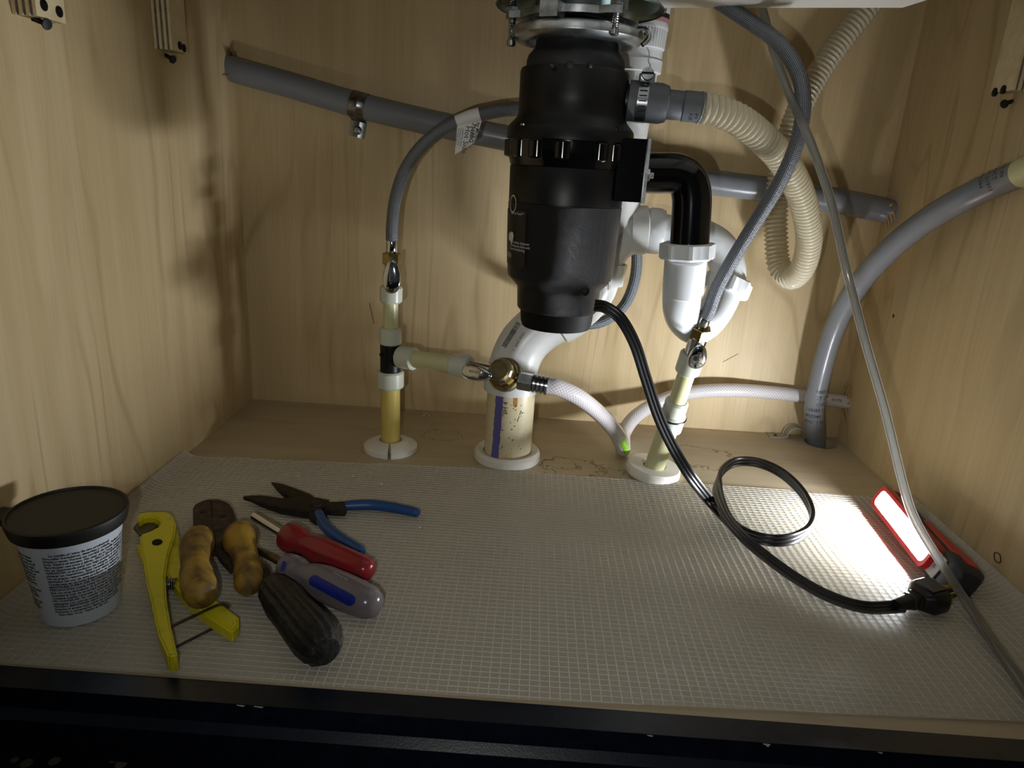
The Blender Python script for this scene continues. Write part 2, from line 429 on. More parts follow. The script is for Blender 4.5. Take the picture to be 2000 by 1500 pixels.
while xx < WID-.003:
    y0, y1 = liner_front(xx), liner_back(xx); rib([(xx, y0+(y1-y0)*j/40) for j in range(41)], .0004, Vector((1, 0, 0)))
    xx += .0074
b.done('ribs', 'rib', ln, kind='stuff', recalc=False)

# ------------------------------------------------------------------ corner cleats of plywood
def cleat(label, X0, X1, Y0, Y1, z0, veneer_side, scr):
    t = thing('plywood_cleat', label, 'wood block', ((X0+X1)/2, (Y0+Y1)/2, z0), 'plywood cleats high on the cabinet sides')
    n = 7; wdt = (X1-X0)
    for i in range(n):     # plies seen on the front edge
        a = X0+wdt*i/n; c = X0+wdt*(i+1)/n
        dark = i % 2 == 1
        B().box(((a+c)/2, (Y0+Y1)/2+(.0006 if dark else 0), (z0+.70)/2), ((c-a)/2, (Y1-Y0)/2-(.0006 if dark else 0), (.70-z0)/2)).done('ply_layer', 'ply_dark' if dark else 'ply_light', t)
    xs = X1 if veneer_side > 0 else X0
    for (px, py) in scr[:2]:
        p = PX(px, py, xs); B().lathe(p-Vector((veneer_side*.001, 0, 0)), p+Vector((veneer_side*.002, 0, 0)), [(0, .0042), (.0018, .0042), (.0022, .0012), (.0014, .0005)], 14).done('screw_head', 'screw', t)
    (hx, hy), (sx, sy), Yh = scr[2]
    A = PY(sx, sy, Yh); H = PY(hx, hy, Yh-.004)
    B().tube([A, H], lambda q: .0019+.0004*math.sin(q*60), 8, sub=28).lathe(H-(H-A).normalized()*.003, H+(H-A).normalized()*.002, [(0, .002), (.003, .0044), (.004, .0042), (.0042, .001)], 12).done('drive_screw', 'screw', t)
MT['ply_dark'] = plain('ply_dark', '77705f', .8, 0, '544e46', 300); MT['ply_light'] = plain('ply_light', 'd8c8a2', .7, 0, 'cbb88e', 60)
c1 = PX(72, 30, .0195); c1b = PX(128, 48, .0195)
cleat('plywood cleat nearest the front on the left wall, its screw hanging below', .0005, .0195, c1.y, c1b.y+.001, .4525, 1, [(85, 10), (115, 23), ((91, 47), (64, 36), .19)])
c2 = PX(337, 98, .0195); c2b = PX(367, 110, .0195)
cleat('plywood cleat near the back corner of the left wall, above the grey pipe', .0005, .0195, c2.y, c2b.y, .4575, 1, [(351, 89), (359, 94), ((337, 116), (322, 107), .41)])
c3 = PX(1976, 180, WID-.0195); c3b = PX(1930, 197, WID-.0195)
cleat('plywood cleat on the right wall with two black screws in its face', WID-.0195, WID-.0005, c3.y, c3b.y, .459, -1, [(1943, 180), (1960, 175), ((1962, 203), (1984, 195), .37)])

# ------------------------------------------------------------------ sink, mount, disposer
sk = thing('sink_bowl', 'underside of the white sink at the top, above the disposer', 'sink', (.5, .2, .52))
pa, pb, pc = PZ(1277, 17, .52), PZ(1765, 18, .52), PZ(1818, 0, .52)
poly = [Vector((.14, .02, .52)), Vector((.14, .40, .52)), Vector((.40, .385, .52)), pa, pb, Vector((pb.x+.008, pb.y-.02, .522)), Vector((pc.x+.012, pc.y-.03, .523)), Vector((pc.x+.02, .02, .52))]
B().prism(poly, (0, 0, .20)).bevel(.004, 2).done('bowl', 'sink', sk)
B().box((.45, .24, .735), (.40, .23, .012)).bevel(.004).done('rim', 'sink', sk)
AX, AY = .4390, .33
def azv(py): # height on the disposer axis
    x = 1130
    for _ in range(3):
        z = PY(x, py, AY).z; d = Vector((AX, AY, z))-CAM; x = 1000+FPX*d.dot(Rt)/d.dot(Fw)
    return z
def axp(z): return Vector((AX, AY, z))
def dl(pairs, seg=48, up=True, caps=True):
    pr = []
    for py, rp in pairs:
        z = azv(py); pr.append((z, rp*mpp(axp(z))))
    z0 = pr[0][0]; return B().lathe(axp(z0), axp(z0-1), [(z0-z, r) for z, r in pr], seg, caps)
mt = thing('sink_mount', 'shiny zinc mounting assembly clamped round the neck above the disposer', 'mount', axp(.50))
B().lathe(axp(.495), axp(1), [(0, .043), (.001, .0452), (.034, .0452), (.035, .043)], 40).done('neck_sleeve', 'steel', mt)
B().lathe(axp(.505), axp(1), [(0, .0785), (.0012, .0795), (.006, .075), (.012, .055), (.0135, .046), (.0145, .046), (.0105, .058), (.004, .0735)], 48, caps=False).done('backup_dish', 'green_zinc', mt)
B().lathe(axp(.4885), axp(0), [(0, .047), (0, .0585), (.001, .0615), (.004, .063), (.009, .0625), (.013, .058), (.0145, .050), (.0135, .047), (.004, .046)], 56, caps=False).done('clamp_ring', 'zinc', mt)
b = B(); outl = []
ears = [math.radians(a) for a in (184, 298, 65)]
for i in range(72):
    a = 2*PI*i/72; r = .0555
    for e in ears:
        d = abs((a-e+PI) % (2*PI)-PI); r = max(r, .0555+.0135*math.exp(-(d/.16)**4))
    outl.append(Vector((AX+r*math.cos(a), AY+r*math.sin(a), .500)))
inn = [Vector((AX+.0462*math.cos(2*PI*i/72), AY+.0462*math.sin(2*PI*i/72), .500)) for i in range(72)]
dz = Vector((0, 0, -.0062))
b.ringstrip([inn, outl, [p+dz for p in outl], [p+dz for p in inn], inn], caps=False)
b.bevel(.0012, 2, 50).done('ear_ring', 'zinc', mt)
B().box((AX-.026, AY-.0515, .495), (.0085, .008, .0065), Matrix.Rotation(math.radians(-25), 3, 'Z')).bevel(.0015).done('ring_tab', 'zinc', mt)
for e, zl in zip(ears, (.473, .4795, .475)):
    p = axp(0)+Vector((.0628*math.cos(e), .0628*math.sin(e), 0)); q0 = Vector((p.x, p.y, zl)); q1 = Vector((p.x, p.y, .53))
    bo = B().tube([q0, q1], lambda t: .0033+.00035*math.sin(t*2*PI*26), 12, sub=150).lathe(q0-Vector((0, 0, .003)), q1, [(0, .0028), (.001, .0042), (.005, .0042), (.006, .003)], 12).done('mount_bolt', 'steel', mt)
    B().hexa(Vector((p.x, p.y, .500)), Vector((p.x, p.y, .5045)), .0062).done('nut', 'zinc', bo)
hk = [PY(1236, 66, .315), PY(1244, 63, .308), PY(1252, 57, .305), PY(1263, 60, .303), PY(1267, 70, .302), PY(1263, 80, .301), PY(1254, 88, .30)]
B().tube(hk, .0023, 8).done('snap_hook', 'steel', mt)

dp = thing('garbage_disposal', 'black garbage disposal hanging under the sink with a speckled motor can', 'disposal', axp(azv(636)))
dl([(80, 70), (84, 80), (95, 81), (101, 83), (107, 88), (114, 93), (123, 95.5), (136, 96), (145, 95), (150, 80)]).done('rubber_boot', 'rubber', dp)
for px in (1077, 1113, 1152):
    p = PY(px, 128, AY-.0505); B().lathe(p, p+Vector((0, -.003, 0)), [(0, .0040 if px == 1113 else .0028), (.002, .003 if px == 1113 else .002), (.003, .001)], 10).done('boot_bump', 'rubber', dp)
dl([(138, 92), (139, 104), (145, 106.5), (200, 105), (226, 104), (236, 108), (250, 120), (256, 123), (276, 123), (277, 116), (280, 90)]).done('grind_housing', 'black', dp)
b = dl([(276, 112), (277, 120), (308, 119), (318, 115), (326, 113), (328, 100)], 48)
b.done('glossy_band', 'gloss', dp)
for deg in (186, 214, 236, 262, 298, 316):   # screw bosses round the band
    a = math.radians(deg); z0, z1 = azv(279), azv(313); r = 117*mpp(axp(z0)); c = Vector((AX+math.cos(a)*r*.945, AY+math.sin(a)*r*.945, 0))
    B().lathe(Vector((c.x, c.y, z1)), Vector((c.x, c.y, 1)), [(0, .0055), (.0015, .0083), (z0-z1-.001, .0086), (z0-z1, .0075)], 24).done('band_boss', 'gloss', dp)
for px, py in ((1014, 251), (1195, 262)):
    a = math.atan2(-.038, -.045 if px < 1100 else .035); z = azv(254); r = .0595
    p = axp(z)+Vector((math.cos(a)*r, math.sin(a)*r, 0)); B().lathe(p, p+Vector((0, 0, .004)), [(0, .0034), (.0015, .0034), (.003, .001)], 12).done('housing_screw', 'steel' if px < 1100 else 'black', dp)
dl([(324, 109), (330, 112.5), (396, 110), (397, 108.8), (400, 108.8)]).done('motor_shell', 'black', dp)
dl([(398, 110), (401, 110.6), (470, 107), (532, 102.5), (540, 101), (556, 86), (560, 82), (566, 80)]).done('motor_can', 'speck', dp)
dl([(556, 84), (560, 81), (600, 78), (603, 76)]).done('base_cup', 'speck', dp)
dl([(598, 74), (602, 72), (628, 69), (636, 66), (637, 30)]).done('base_cap', 'cap', dp)
z = azv(552); a = math.radians(-60); rr = 92*mpp(axp(z)); p = axp(z)+Vector((math.cos(a)*rr, math.sin(a)*rr, 0))
B().lathe(p, p+Vector((math.cos(a), math.sin(a), 0)), [(0, .0045), (.0014, .0045), (.0018, .002)], 14).done('wrench_hole', 'dark', dp)
# outlet block and plate on the right
pl = PY(1252, 334, AY-.012)
hz = .0288
b = B().box(((AX+.045+pl.x)/2, AY-.012, pl.z), ((pl.x-AX-.045)/2, .0265, hz)).bevel(.004, 3); b.done('outlet_block', 'gloss', dp)
B().box((pl.x+.0012, AY-.012, pl.z), (.0014, .030, hz*1.02)).bevel(.0006).done('outlet_plate', 'zinc', dp)
# marks on the label at the left edge
ref = Vector((-.86, -.5, 0))
lab = Vector((-.80, -.60, 0))
def can_map(py, du=0, off=.0012):
    z = azv(py); rp = 110.6-(py-401)*.0522 if py < 470 else 107-(py-470)*.0726
    return cylmap(axp(z), (0, 0, 1), lab, rp*mpp(axp(z)), du, 0, off)
def patch(py0, py1, u0, u1, mat, name):
    bb = B(); R = []
    for i in range(13):
        t = i/12; py = py0+(py1-py0)*t; fm = can_map(py, 0, .0006); R.append([fm(u0+(u1-u0)*j/6, 0) for j in range(7)])
    bb.ringstrip(R, closed=False); bb.done(name, mat, dp)
patch(412, 517, -.030, .012, 'black', 'label_panel')
fm = can_map(401, -.008)
b = B()
for i in range(25):
    pass
ring = []
for k in (1.0, .86):
    ring.append([can_map(401, -.009)(.0065*k*math.cos(2*PI*i/28), .0085*k*math.sin(2*PI*i/28)) for i in range(28)])
b.ringstrip(ring, caps=False); b.done('ring_mark', 'white_ink', dp)
f2 = can_map(420, -.012); B().text('Lock & Twist™', .0034, f2).done('printed_line', 'white_ink', dp)
f3 = can_map(466, -.0085)
leaf = [f3(.0052*math.sin(t)*math.sin(t/2)**1.2-.001, -.0065*math.cos(t)) for t in [2*PI*i/20 for i in range(20)]]
b = B(); c = [b.bm.verts.new(p) for p in leaf]; b.bm.faces.new(c)
c2 = [b.bm.verts.new(f3(-.006+.003*math.cos(t), .001+.0042*math.sin(t))) for t in [2*PI*i/16 for i in range(16)]]; b.bm.faces.new(c2)
b.done('leaf_mark', 'white_ink', dp)
for k, tx in enumerate(('Food waste disposer', 'Continuous feed unit', 'Sound deadening')):
    B().text(tx, .0036, can_map(474+k*6.5, -.0125)).done('printed_line', 'white_ink', dp)
B().text('MOEN', .007, can_map(503, -.030)).done('printed_line', 'white_ink', dp)
z = azv(540); B().box((AX+.0512, AY-.016, azv(538)), (.0004, .006, .0085), Matrix.Rotation(math.radians(-18), 3, 'Z')).done('rating_sticker', 'sticker', dp)

# ------------------------------------------------------------------ waste plumbing
E_Y = AY-.006
el = thing('discharge_elbow', 'glossy black elbow pipe from the disposer outlet down into the white trap', 'pipe', PY(1346, 470, E_Y))
B().tube([PY(1250, 337, E_Y), PY(1285, 338, E_Y), PY(1318, 339, E_Y), PY(1340, 350, E_Y), PY(1350, 378, E_Y), PY(1350, 420, E_Y), PY(1345, 495, E_Y)], .0196, 28, sub=10).done('bend', 'gloss', el)
p = PY(1262, 342, E_Y-.0265); B().hexa(p-Vector((.006, 0, 0)), p+Vector((.0035, 0, 0)), .0062).cyl(p, p+Vector((.007, 0, 0)), .003, 12).done('hex_bolt', 'zinc', el)

tr = thing('p_trap', 'white plastic trap with two ridged nuts under the black elbow', 'trap', PY(1362, 660, .365))
T_Y = AY-.004
B().tube([PY(1340, 497, T_Y), PY(1336, 540, T_Y+.006), PY(1331, 585, T_Y+.018), PY(1336, 618, T_Y+.036), PY(1358, 638, .386), PY(1385, 622, .407), PY(1406, 590, .421), PY(1419, 558, .43)], .0202, 28, sub=8).done('u_bend', 'pvcw', tr)
B().cyl(PY(1340, 500, T_Y), PY(1334, 570, T_Y+.013), .0216, 32, .001).done('inlet_sleeve', 'pvcw', tr)
def slipnut(A, Bp, r, par, mat='pvcw', lugs=8, nm='slip_nut'):
    A, Bp = Vector(A), Vector(Bp); L = (Bp-A).length; n = lugs*6
    d = (Bp-A).normalized(); x = Vector((1, 0, 0)) if abs(d.x) < .8 else Vector((0, 0, 1)); x = (x-d*x.dot(d)).normalized(); y = d.cross(x)
    def rg(t, k):
        out = []
        for j in range(n):
            a = 2*PI*j/n; rr = r*k*(1.09 if (j % 6) in (0, 1) else 1.0); out.append(A+d*t+x*(rr*math.cos(a))+y*(rr*math.sin(a)))
        return out
    return B().ringstrip([rg(0, .93), rg(L*.08, 1), rg(L*.88, 1), rg(L, .93), rg(L*.999, .75)]).done(nm, mat, par)
slipnut(PY(1343, 474, T_Y), PY(1341, 506, T_Y), .0258, tr)
slipnut(PY(1427, 543, .433), PY(1415, 573, .428), .0255, tr)
B().tube([PY(1421, 556, .430), PY(1421, 522, .433), PY(1404, 484, .436), PY(1368, 462, .437), PY(1325, 456, .445), PY(1270, 450, .45)], .0205, 28).done('trap_arm', 'pvcw', tr)
q0_, q1_ = PY(1264, 450, .45), PY(1296, 453, .448); B().lathe(q0_, q1_, [(0, .0205), (0, .0255), (.002, .0268), ((q1_-q0_).length*.7, .0268), ((q1_-q0_).length, .0245), ((q1_-q0_).length, .0205)], 40, caps=False).done('slip_nut', 'pvcw', tr)

SY = .435
ds = thing('drain_stack', 'white drain pipe rising from the floor, with a purple primer stripe at its foot', 'pipe', Vector((.3925, SY, 0)))
A0 = Vector((.3925, SY, -.01)); A1 = PY(1000, 745, SY)
A0.x = PY(991, 880, SY).x
B().cyl(A0, A1, .0302, 40).done('riser', 'cream', ds)
bd = B().tube([PY(998, 752, SY), PY(1003, 715, SY+.001), PY(1022, 672, SY+.005), PY(1055, 640, SY+.01), PY(1098, 615, SY+.014), PY(1120, 600, SY+.015)], .0308, 32, sub=10).done('offset_bend', 'pvc', ds)
h = PY(999, 745, SY); hd = (A1-A0).normalized(); B().lathe(h-hd*.010, h+hd, [(0, .0315), (0, .0345), (.0185, .0345), (.020, .0325), (.020, .030)], 40, caps=False).done('hub', 'pvc', ds)
B().tube([PY(1085, 622, SY+.014), PY(1128, 596, SY+.015), PY(1155, 562, SY+.015), PY(1166, 520, SY+.015), PY(1180, 470, SY+.015)], .0302, 32).done('upper_bend', 'pvc', ds)
p0, p1 = PY(1082, 624, SY+.013), PY(1118, 601, SY+.015); B().lathe(p0, p1, [(0, .031), (0, .0345), ((p1-p0).length, .0345), ((p1-p0).length, .031)], 40, caps=False).done('hub', 'pvc', ds)
p0, p1 = PY(1163, 548, SY+.015), PY(1172, 507, SY+.015); B().lathe(p0, p1, [(0, .031), (0, .0335), ((p1-p0).length, .0335), ((p1-p0).length, .031)], 40, caps=False).done('hub', 'pvc', ds)
B().tube([PY(1168, 515, SY+.015), PY(1180, 478, SY+.015), PY(1200, 400, SY+.015), PY(1206, 370, SY+.015)], .0296, 32).done('tee_body', 'pvc', ds)
B().tube([PY(1176, 500, SY+.015), PY(1196, 474, SY+.013), PY(1222, 457, .449), PY(1262, 449, .45)], [.027, .0265, .026, .0258], 28).done('tee_branch', 'pvc', ds)
p0, p1 = PY(1230, 449, .45), PY(1264, 449.5, .45); B().lathe(p0, p1, [(0, .026), (0, .0282), ((p1-p0).length*.9, .0285), ((p1-p0).length, .026)], 40, caps=False).done('hub', 'pvc', ds)
V0, V1 = PY(1203, 385, SY+.015), PY(1245, 120, SY+.015)
B().cyl(V0, V1, .0243, 32).done('vent_pipe', 'pvc', ds)
vd = (V1-V0).normalized()
B().lathe(V0+vd*.0, V1, [(-.012, .0255), (-.012, .029), (.018, .029), (.02, .025)], 36, caps=False).done('hub', 'pvc', ds)
# primer stripe, stains, stamps on the riser
fr = Vector((0, -1, 0)); axd = (A1-A0).normalized()
def rmap(du, dv): return cylmap(A0, axd, fr, .0302, du, dv, .0002)
b = B(); R = []
Lr = (A1-A0).length
for i in range(34):
    t = .012+(Lr-.012)*i/33; m_ = rmap(0, 0)
    jl = .0030*(1-t/Lr)*0+.0035*t/Lr*.6+.0012*random.random(); jr = .0012*random.random()-.0028*t/Lr
    R.append([m_(-.0218+jl+(.0113-jl-jr)*q/6, t) for q in range(7)])
b.ringstrip(R, closed=False).done('primer_stripe', 'purple', ds)
B().text('SH 4', .0085, lambda u, v: rmap(-.0085, Lr-.034)(-v+.0058, u)).done('stamp', 'black_ink', ds)
b = B()
for i in range(34):
    u0 = random.uniform(-.008, .022); v0 = random.uniform(.03, Lr-.02); w = random.uniform(.0004, .0011); m_ = rmap(u0, v0)
    vv = [b.bm.verts.new(m_(w*math.cos(q)*random.uniform(.5, 1.4), w*math.sin(q)*random.uniform(.5, 1.4))) for q in (0, 1, 2, 3, 4, 5)]; b.bm.faces.new(vv)
m_ = rmap(.010, Lr-.034)
for v0, v1, u0, u1 in ((-.0085, -.0015, 0, .0022), (0, .0058, .0026, .0042)): b.ringstrip([[m_(u0, v0), m_(u0+.0008, v0)], [m_(u1, v1), m_(u1+.0008, v1)]], closed=False)
b.done('specks', 'black_ink', ds)
m_ = rmap(.0065, Lr-.010); b = B(); R = []
for i in range(9):
    t = i/8; w = .0026*(1 if t < .6 else math.sqrt(max(.02, 1-((t-.6)/.4)**2))); R.append([m_(-w, -.014*t), m_(0, -.014*t), m_(w, -.014*t)])
b.ringstrip(R, closed=False).done('rust_drip', 'rust_stain', ds)
# barcode on the bend
q0, q1 = PY(985, 678, .41), PY(1013, 628, .41)
def bend_pt(px, py):   # point on the front of the bend's surface
    best = None
    for p in catmull([PY(998, 752, SY), PY(1003, 715, SY+.001), PY(1022, 672, SY+.005), PY(1055, 640, SY+.01), PY(1098, 615, SY+.014)], 12):
        d = ray(px, py).normalized(); w = p-CAM; perp = (w-d*w.dot(d)).length
        if best is None or perp < best[0]: best = (perp, w.dot(d))
    d = ray(px, py).normalized(); return CAM+d*(best[1]-math.sqrt(max(1e-9, .0312**2-best[0]**2))-.0002)
b = B(); s0 = 0.0
for i in range(34):
    w = random.choice((.010, .018, .026)); g = random.choice((.008, .014, .03 if i > 22 else .014)); s = s0; e = s0+w; s0 += w+g
    if s0 > 1.2: break
    def bp(t, h): return bend_pt(984+(1012-984)*t+h*4.2, 677-(677-632)*t+h*2.6)
    b.ringstrip([[bp(s, -1), bp(s, 1)], [bp(e, -1), bp(e, 1)]], closed=False)
b.done('barcode', 'black_ink', ds)
B().text('1  7042 0077', .0052, lambda u, v: bend_pt(996+u*1500*.49-(-v)*1500*.86+4, 684-u*1500*.87-(-v)*1500*.5)).done('stamp', 'black_ink', ds)

av = thing('air_vent_valve', 'white slotted air vent valve behind the mount, with a black band on its label', 'valve', V1)
d = (PY(1259, 10, SY+.015)-V1).normalized(); T1 = V1
B().lathe(T1-d*.012, T1+d, [(0, .0255), (.001, .0275), (.013, .0275), (.014, .0262), (.0255, .0262), (.0262, .0255)], 40).done('socket', 'pvcw', av)
a1 = T1+d*.0088; sh = Vector((.006, 0, 0))*0
B().lathe(a1, a1+d, [(0, .0245), (.001, .0262), (.003, .0266), (.004, .0278), (.022, .0285), (.0235, .0285)], 40).done('slotted_body', 'pvcw', av)
a2 = a1+d*.0232
B().lathe(a2, a2+d, [(0, .0288), (.0025, .0290), (.0055, .0280), (.028, .0276), (.031, .026), (.032, .01)], 40).done('cap', 'pvcw', av)
for i in range(-9, 10):
    mm = cylmap(a1+d*.0045, d, Vector((-.1, -1, 0)), .0285, i*.0036, 0, .0002)
    b = B(); cut = -4 <= i <= 1
    if cut: b.ringstrip([[mm(-.0011, .0), mm(.0011, .0)], [mm(-.0011, .017), mm(.0011, .017)]], closed=False).done('vent_slot', 'dark', av)
    else: b.ringstrip([[mm(-.0002, .0), mm(.0002, .0)], [mm(-.0002, .018), mm(.0002, .018)]], closed=False).done('vent_groove', 'sticker', av)
def lb(v0, v1, mat, nm):
    b = B(); mm = cylmap(a2+d*.006, d, Vector((0, -1, 0)), .0282, 0, 0, .0003); n = 24
    b.ringstrip([[mm(-.03+.066*i/n, v0) for i in range(n+1)], [mm(-.03+.066*i/n, v1) for i in range(n+1)]], closed=False).done(nm, mat, av)
lb(.0, .0045, 'pink', 'label_band'); lb(.0046, .0092, 'black_ink', 'label_band'); lb(.0093, .021, 'white_label', 'label_band')
mm = cylmap(a2+d*.006, d, Vector((0, -1, 0)), .0282, -.016, .0105, .0006); B().text('REDI-VENT', .0085, mm, bold=.0002).done('printed_line', 'ink_blue', av)
mm = cylmap(a2+d*.006, d, Vector((0, -1, 0)), .0282, -.016, .0056, .0006); B().text('CORPORATION', .0042, mm, bold=.0001).done('printed_line', 'white_ink', av)
th = [PY(1263, 92, .41), PY(1268, 104, .41), PY(1266, 118, .408), PY(1270, 130, .40), PY(1264, 140, .35)]
tag(B().tube(th, .0005, 6).done('loose_thread', 'thread'), 'thin frayed white thread dangling below the air vent valve', 'thread')

# ------------------------------------------------------------------ escutcheons and water pipes
def escut(label, P, r, hgt, rin, split=None, lean=(0, 0, 1)):
    up = Vector(lean).normalized(); P = Vector(P)
    if split is None:
        b = B().lathe(P, P+up, [(0, rin), (0, r*.97), (hgt*.12, r), (hgt*.7, r), (hgt*.95, r*.94), (hgt, rin*1.25), (hgt*.8, rin)], 48, caps=False)
    else:
        b = B(); n = 46; pr = [(0, rin), (0, r*.97), (hgt*.12, r), (hgt*.6, r), (hgt*.72, r*.96), (hgt*1.25, rin*1.3), (hgt*1.2, rin), (0, rin)]
        a0, gap = split
        rg = []
        for j in range(n+1):
            a = a0+gap/2+(2*PI-gap)*j/n; rg.append([P+Vector((math.cos(a)*rr, math.sin(a)*rr, t)) for t, rr in pr[:-1]])
        b.ringstrip(rg, caps=True)
    return tag(b.done('escutcheon', 'plate'), label, 'floor plate', 'white floor plates around the pipes')
HX = Vector((.2420, .4365, 0)); HX.x = PZ(764, 876, 0).x
escut('white floor plate split at the front, around the yellowed left pipe', HX, .0345, .012, .0145, (math.radians(-82), .13))
escut('white round floor plate at the foot of the wide drain pipe', Vector((A0.x, SY, 0)), .0428, .0135, .031)
CXB = PZ(1273, 926, 0); escut('white floor plate at the foot of the leaning right water pipe', CXB+Vector((0, 0, .001)), .034, .013, .0130, None, (.10, -.04, 1))

hp = thing('supply_pipe', 'yellowed water pipe with a black tee rising from the left floor plate', 'pipe', HX)
def HP(py):  # point on hot pipe axis
    return PY(764+(880-py)*-.012+ (0 if py > 700 else (700-py)*.028), py, HX.y)
b0 = Vector((HX.x, HX.y, -.01))
B().cyl(b0, HP(750), .0122, 28).done('stub', 'cpvc', hp)
def fit(a, c, r, mat, par, nm='coupling', ch=.0022): return B().cyl(a, c, r, 28, ch).done(nm, mat, par)
fit(HP(757), HP(724), .0172, 'collar', hp); fit(HP(726), HP(671), .0125, 'black', hp, 'tee', .001); fit(HP(673), HP(640), .0138, 'collar', hp)
fit(HP(645), HP(588), .0088, 'cpvc2', hp, 'pipe', 0); fit(HP(591), HP(558), .0138, 'collar', hp)
for px, py in ((744, 692), (757, 724), (778, 700)):
    p = PY(px, py, HX.y-.010); B().lathe(p, p+Vector((0, -.003, -.001)), [(0, .0022), (.002, .0018), (.0028, .0008)], 8).done('tee_nub', 'black', hp)
def SP(px, Y): return PY(px, 697+(px-780)*.148, Y)
fit(SP(766, HX.y), SP(784, HX.y-.004), .0115, 'black', hp, 'tee_branch', .0005)
fit(SP(779, HX.y-.003), SP(811, HX.y-.014), .0140, 'collar', hp); fit(SP(806, HX.y-.012), SP(890, HX.y-.038), .0108, 'cpvc2', hp, 'pipe', 0)
fit(SP(885, HX.y-.036), SP(918, HX.y-.048), .0140, 'collar', hp)

VG = 'chrome lever stop valves'
def lever(c, u, nrm, L, Wd, par, hole=None):
    u = Vector(u).normalized(); nrm = Vector(nrm); nrm = (nrm-u*nrm.dot(u)).normalized(); v = nrm.cross(u)
    o = B().dome(c, u, v, nrm, egg(L, Wd), .0035, .0035, 6).done('lever', 'chrome', par)
    b = B(); cc = Vector(c)+nrm*.0069
    for i in range(10):
        a = .24+.05*i; q = cc+u*(L*a); k = Wd*.17*(1-.06*i)
        b.tube([q-v*k*.9-nrm*.0002, q+u*L*.012+v*random.uniform(-.4, .2)*k, q-u*L*.01+v*k*random.uniform(.3, .9)-nrm*.0002], .00032, 5, sub=3)
    b.done('embossed_mark', 'chrome', o)
    return o
hv = thing('shutoff_valve', 'chrome lever valve upright on top of the yellowed left pipe', 'valve', HP(560), VG)
B().cyl(HP(566), HP(512), .0082, 24, .001).done('body', 'chrome', hv)
p = PY(772, 545, HX.y); B().cyl(p, p+Vector((0, -.020, 0)), .005, 16).done('stem', 'chrome', hv)
B().hexa(HP(516), HP(494), .0112).done('hex_nut', 'brass', hv)
lt, lb_ = PY(767, 506, HX.y-.020), PY(765, 573, HX.y-.022)
lever(lt, lb_-lt, (0, -1, .1), (lb_-lt).length, .0205, hv)

sv = thing('shutoff_valve', 'chrome lever valve lying sideways with a big brass cap before the drain pipe', 'valve', PY(985, 731, .385), VG)
B().cyl(SP(915, HX.y-.046), PY(965, 727, .383), .0085, 24, .001).done('body', 'chrome', sv)
A, C_ = PY(990, 735, .392), PY(967, 717, .352); D_ = (C_-A).normalized()
B().lathe(A, C_, [(0, .016), (.001, .0195), (.009, .0200), (.010, .0175)], 36).done('seat_ring', 'brass_old', sv)
B().lathe(A, C_, [(.008, .0178), (.016, .0185), (.018, .0172)], 12).done('cap_collar', 'brass', sv)
B().lathe(A, C_, [(.016, .0145), (.018, .0156), (.028, .0150), (.0305, .0135), (.0315, .0105), (.031, .0100), (.0308, .004)], 12).done('brass_cap', 'brass_old', sv, ang=25)
lt, lb_ = PY(962, 735, .352), PY(904, 722, .368)
lever(lt, lb_-lt, (.05, -1, .35), (lb_-lt).length, .0185, sv)

vh_pts = [PY(1066, 752, .372), PY(1090, 757, .374), PY(1130, 776, .386), PY(1170, 807, .41), PY(1198, 838, .435), PY(1214, 866, .452)]
zend = vh_pts[-1]
vh_pts += [Vector((zend.x+.004, zend.y+.008, .0125)), Vector((zend.x+.006, zend.y+.024, .012)), PY(1219, 845, .515), PY(1240, 815, .54), PY(1285, 786, .565), PY(1340, 768, .572), PY(1420, 762, .574), PY(1510, 767, .581), PY(1600, 778, .5822), PX(1662, 786, WID+.004)]
vh = thing('vinyl_hose', 'white braided vinyl hose from the brass capped valve, looping to the right wall', 'hose', PY(1215, 880, .46))
B().tube(vh_pts, .0100, 20, sub=10).done('hose_body', 'vinyl', vh)
a, c = PY(1013, 743, .377), PY(1040, 748, .373); B().hexa(a, c, .0112).done('hose_nut', 'zinc', vh)
a, c = PY(1036, 747, .374), PY(1072, 754, .372); Lb = (c-a).length
pr = [(0, .008)]
for i in range(4):
    t = Lb*(.1+.22*i); pr += [(t, .0088), (t+.001, .0112), (t+.0034, .0112), (t+.0044, .0088)]
pr += [(Lb, .0088)]
B().lathe(a, c, pr, 24).done('ferrule', 'steel', vh)
vq = catmull(vh_pts, 10)
def hose_arc(i, u, r=.0104):
    i0 = int(i); f = i-i0; p = vq[i0].lerp(vq[i0+1], f); t = (vq[i0+1]-vq[i0-1]).normalized()
    n_ = CAM+Vector((.25, 0, 0))-p; n_ = (n_-t*n_.dot(t)).normalized(); sd_ = t.cross(n_); a = u/r
    return p+(n_*math.cos(a)+sd_*math.sin(a))*r
B().ringstrip([[hose_arc(44.5+.9*k, -.0048+.0096*m_/8) for m_ in range(9)] for k in range(13)], closed=False).done('lime_label', 'lime', vh)
B().text('NATURAL', .0048, lambda u, v: hose_arc(45.6+u*430, .0018-v, .0107)).done('printed_line', 'pale_lime', vh)
for px, py in ((1635, 781), (1232, 822)):
    p = PY(px, py, .565); 
    B().text('43 PSI' if px > 1500 else '1/2 ID', .006, lambda u, v: PY(px, py, .5615)+Vector((u-.008, -.0005, v-.002-.08*u))).done('printed_line', 'black_ink', vh)

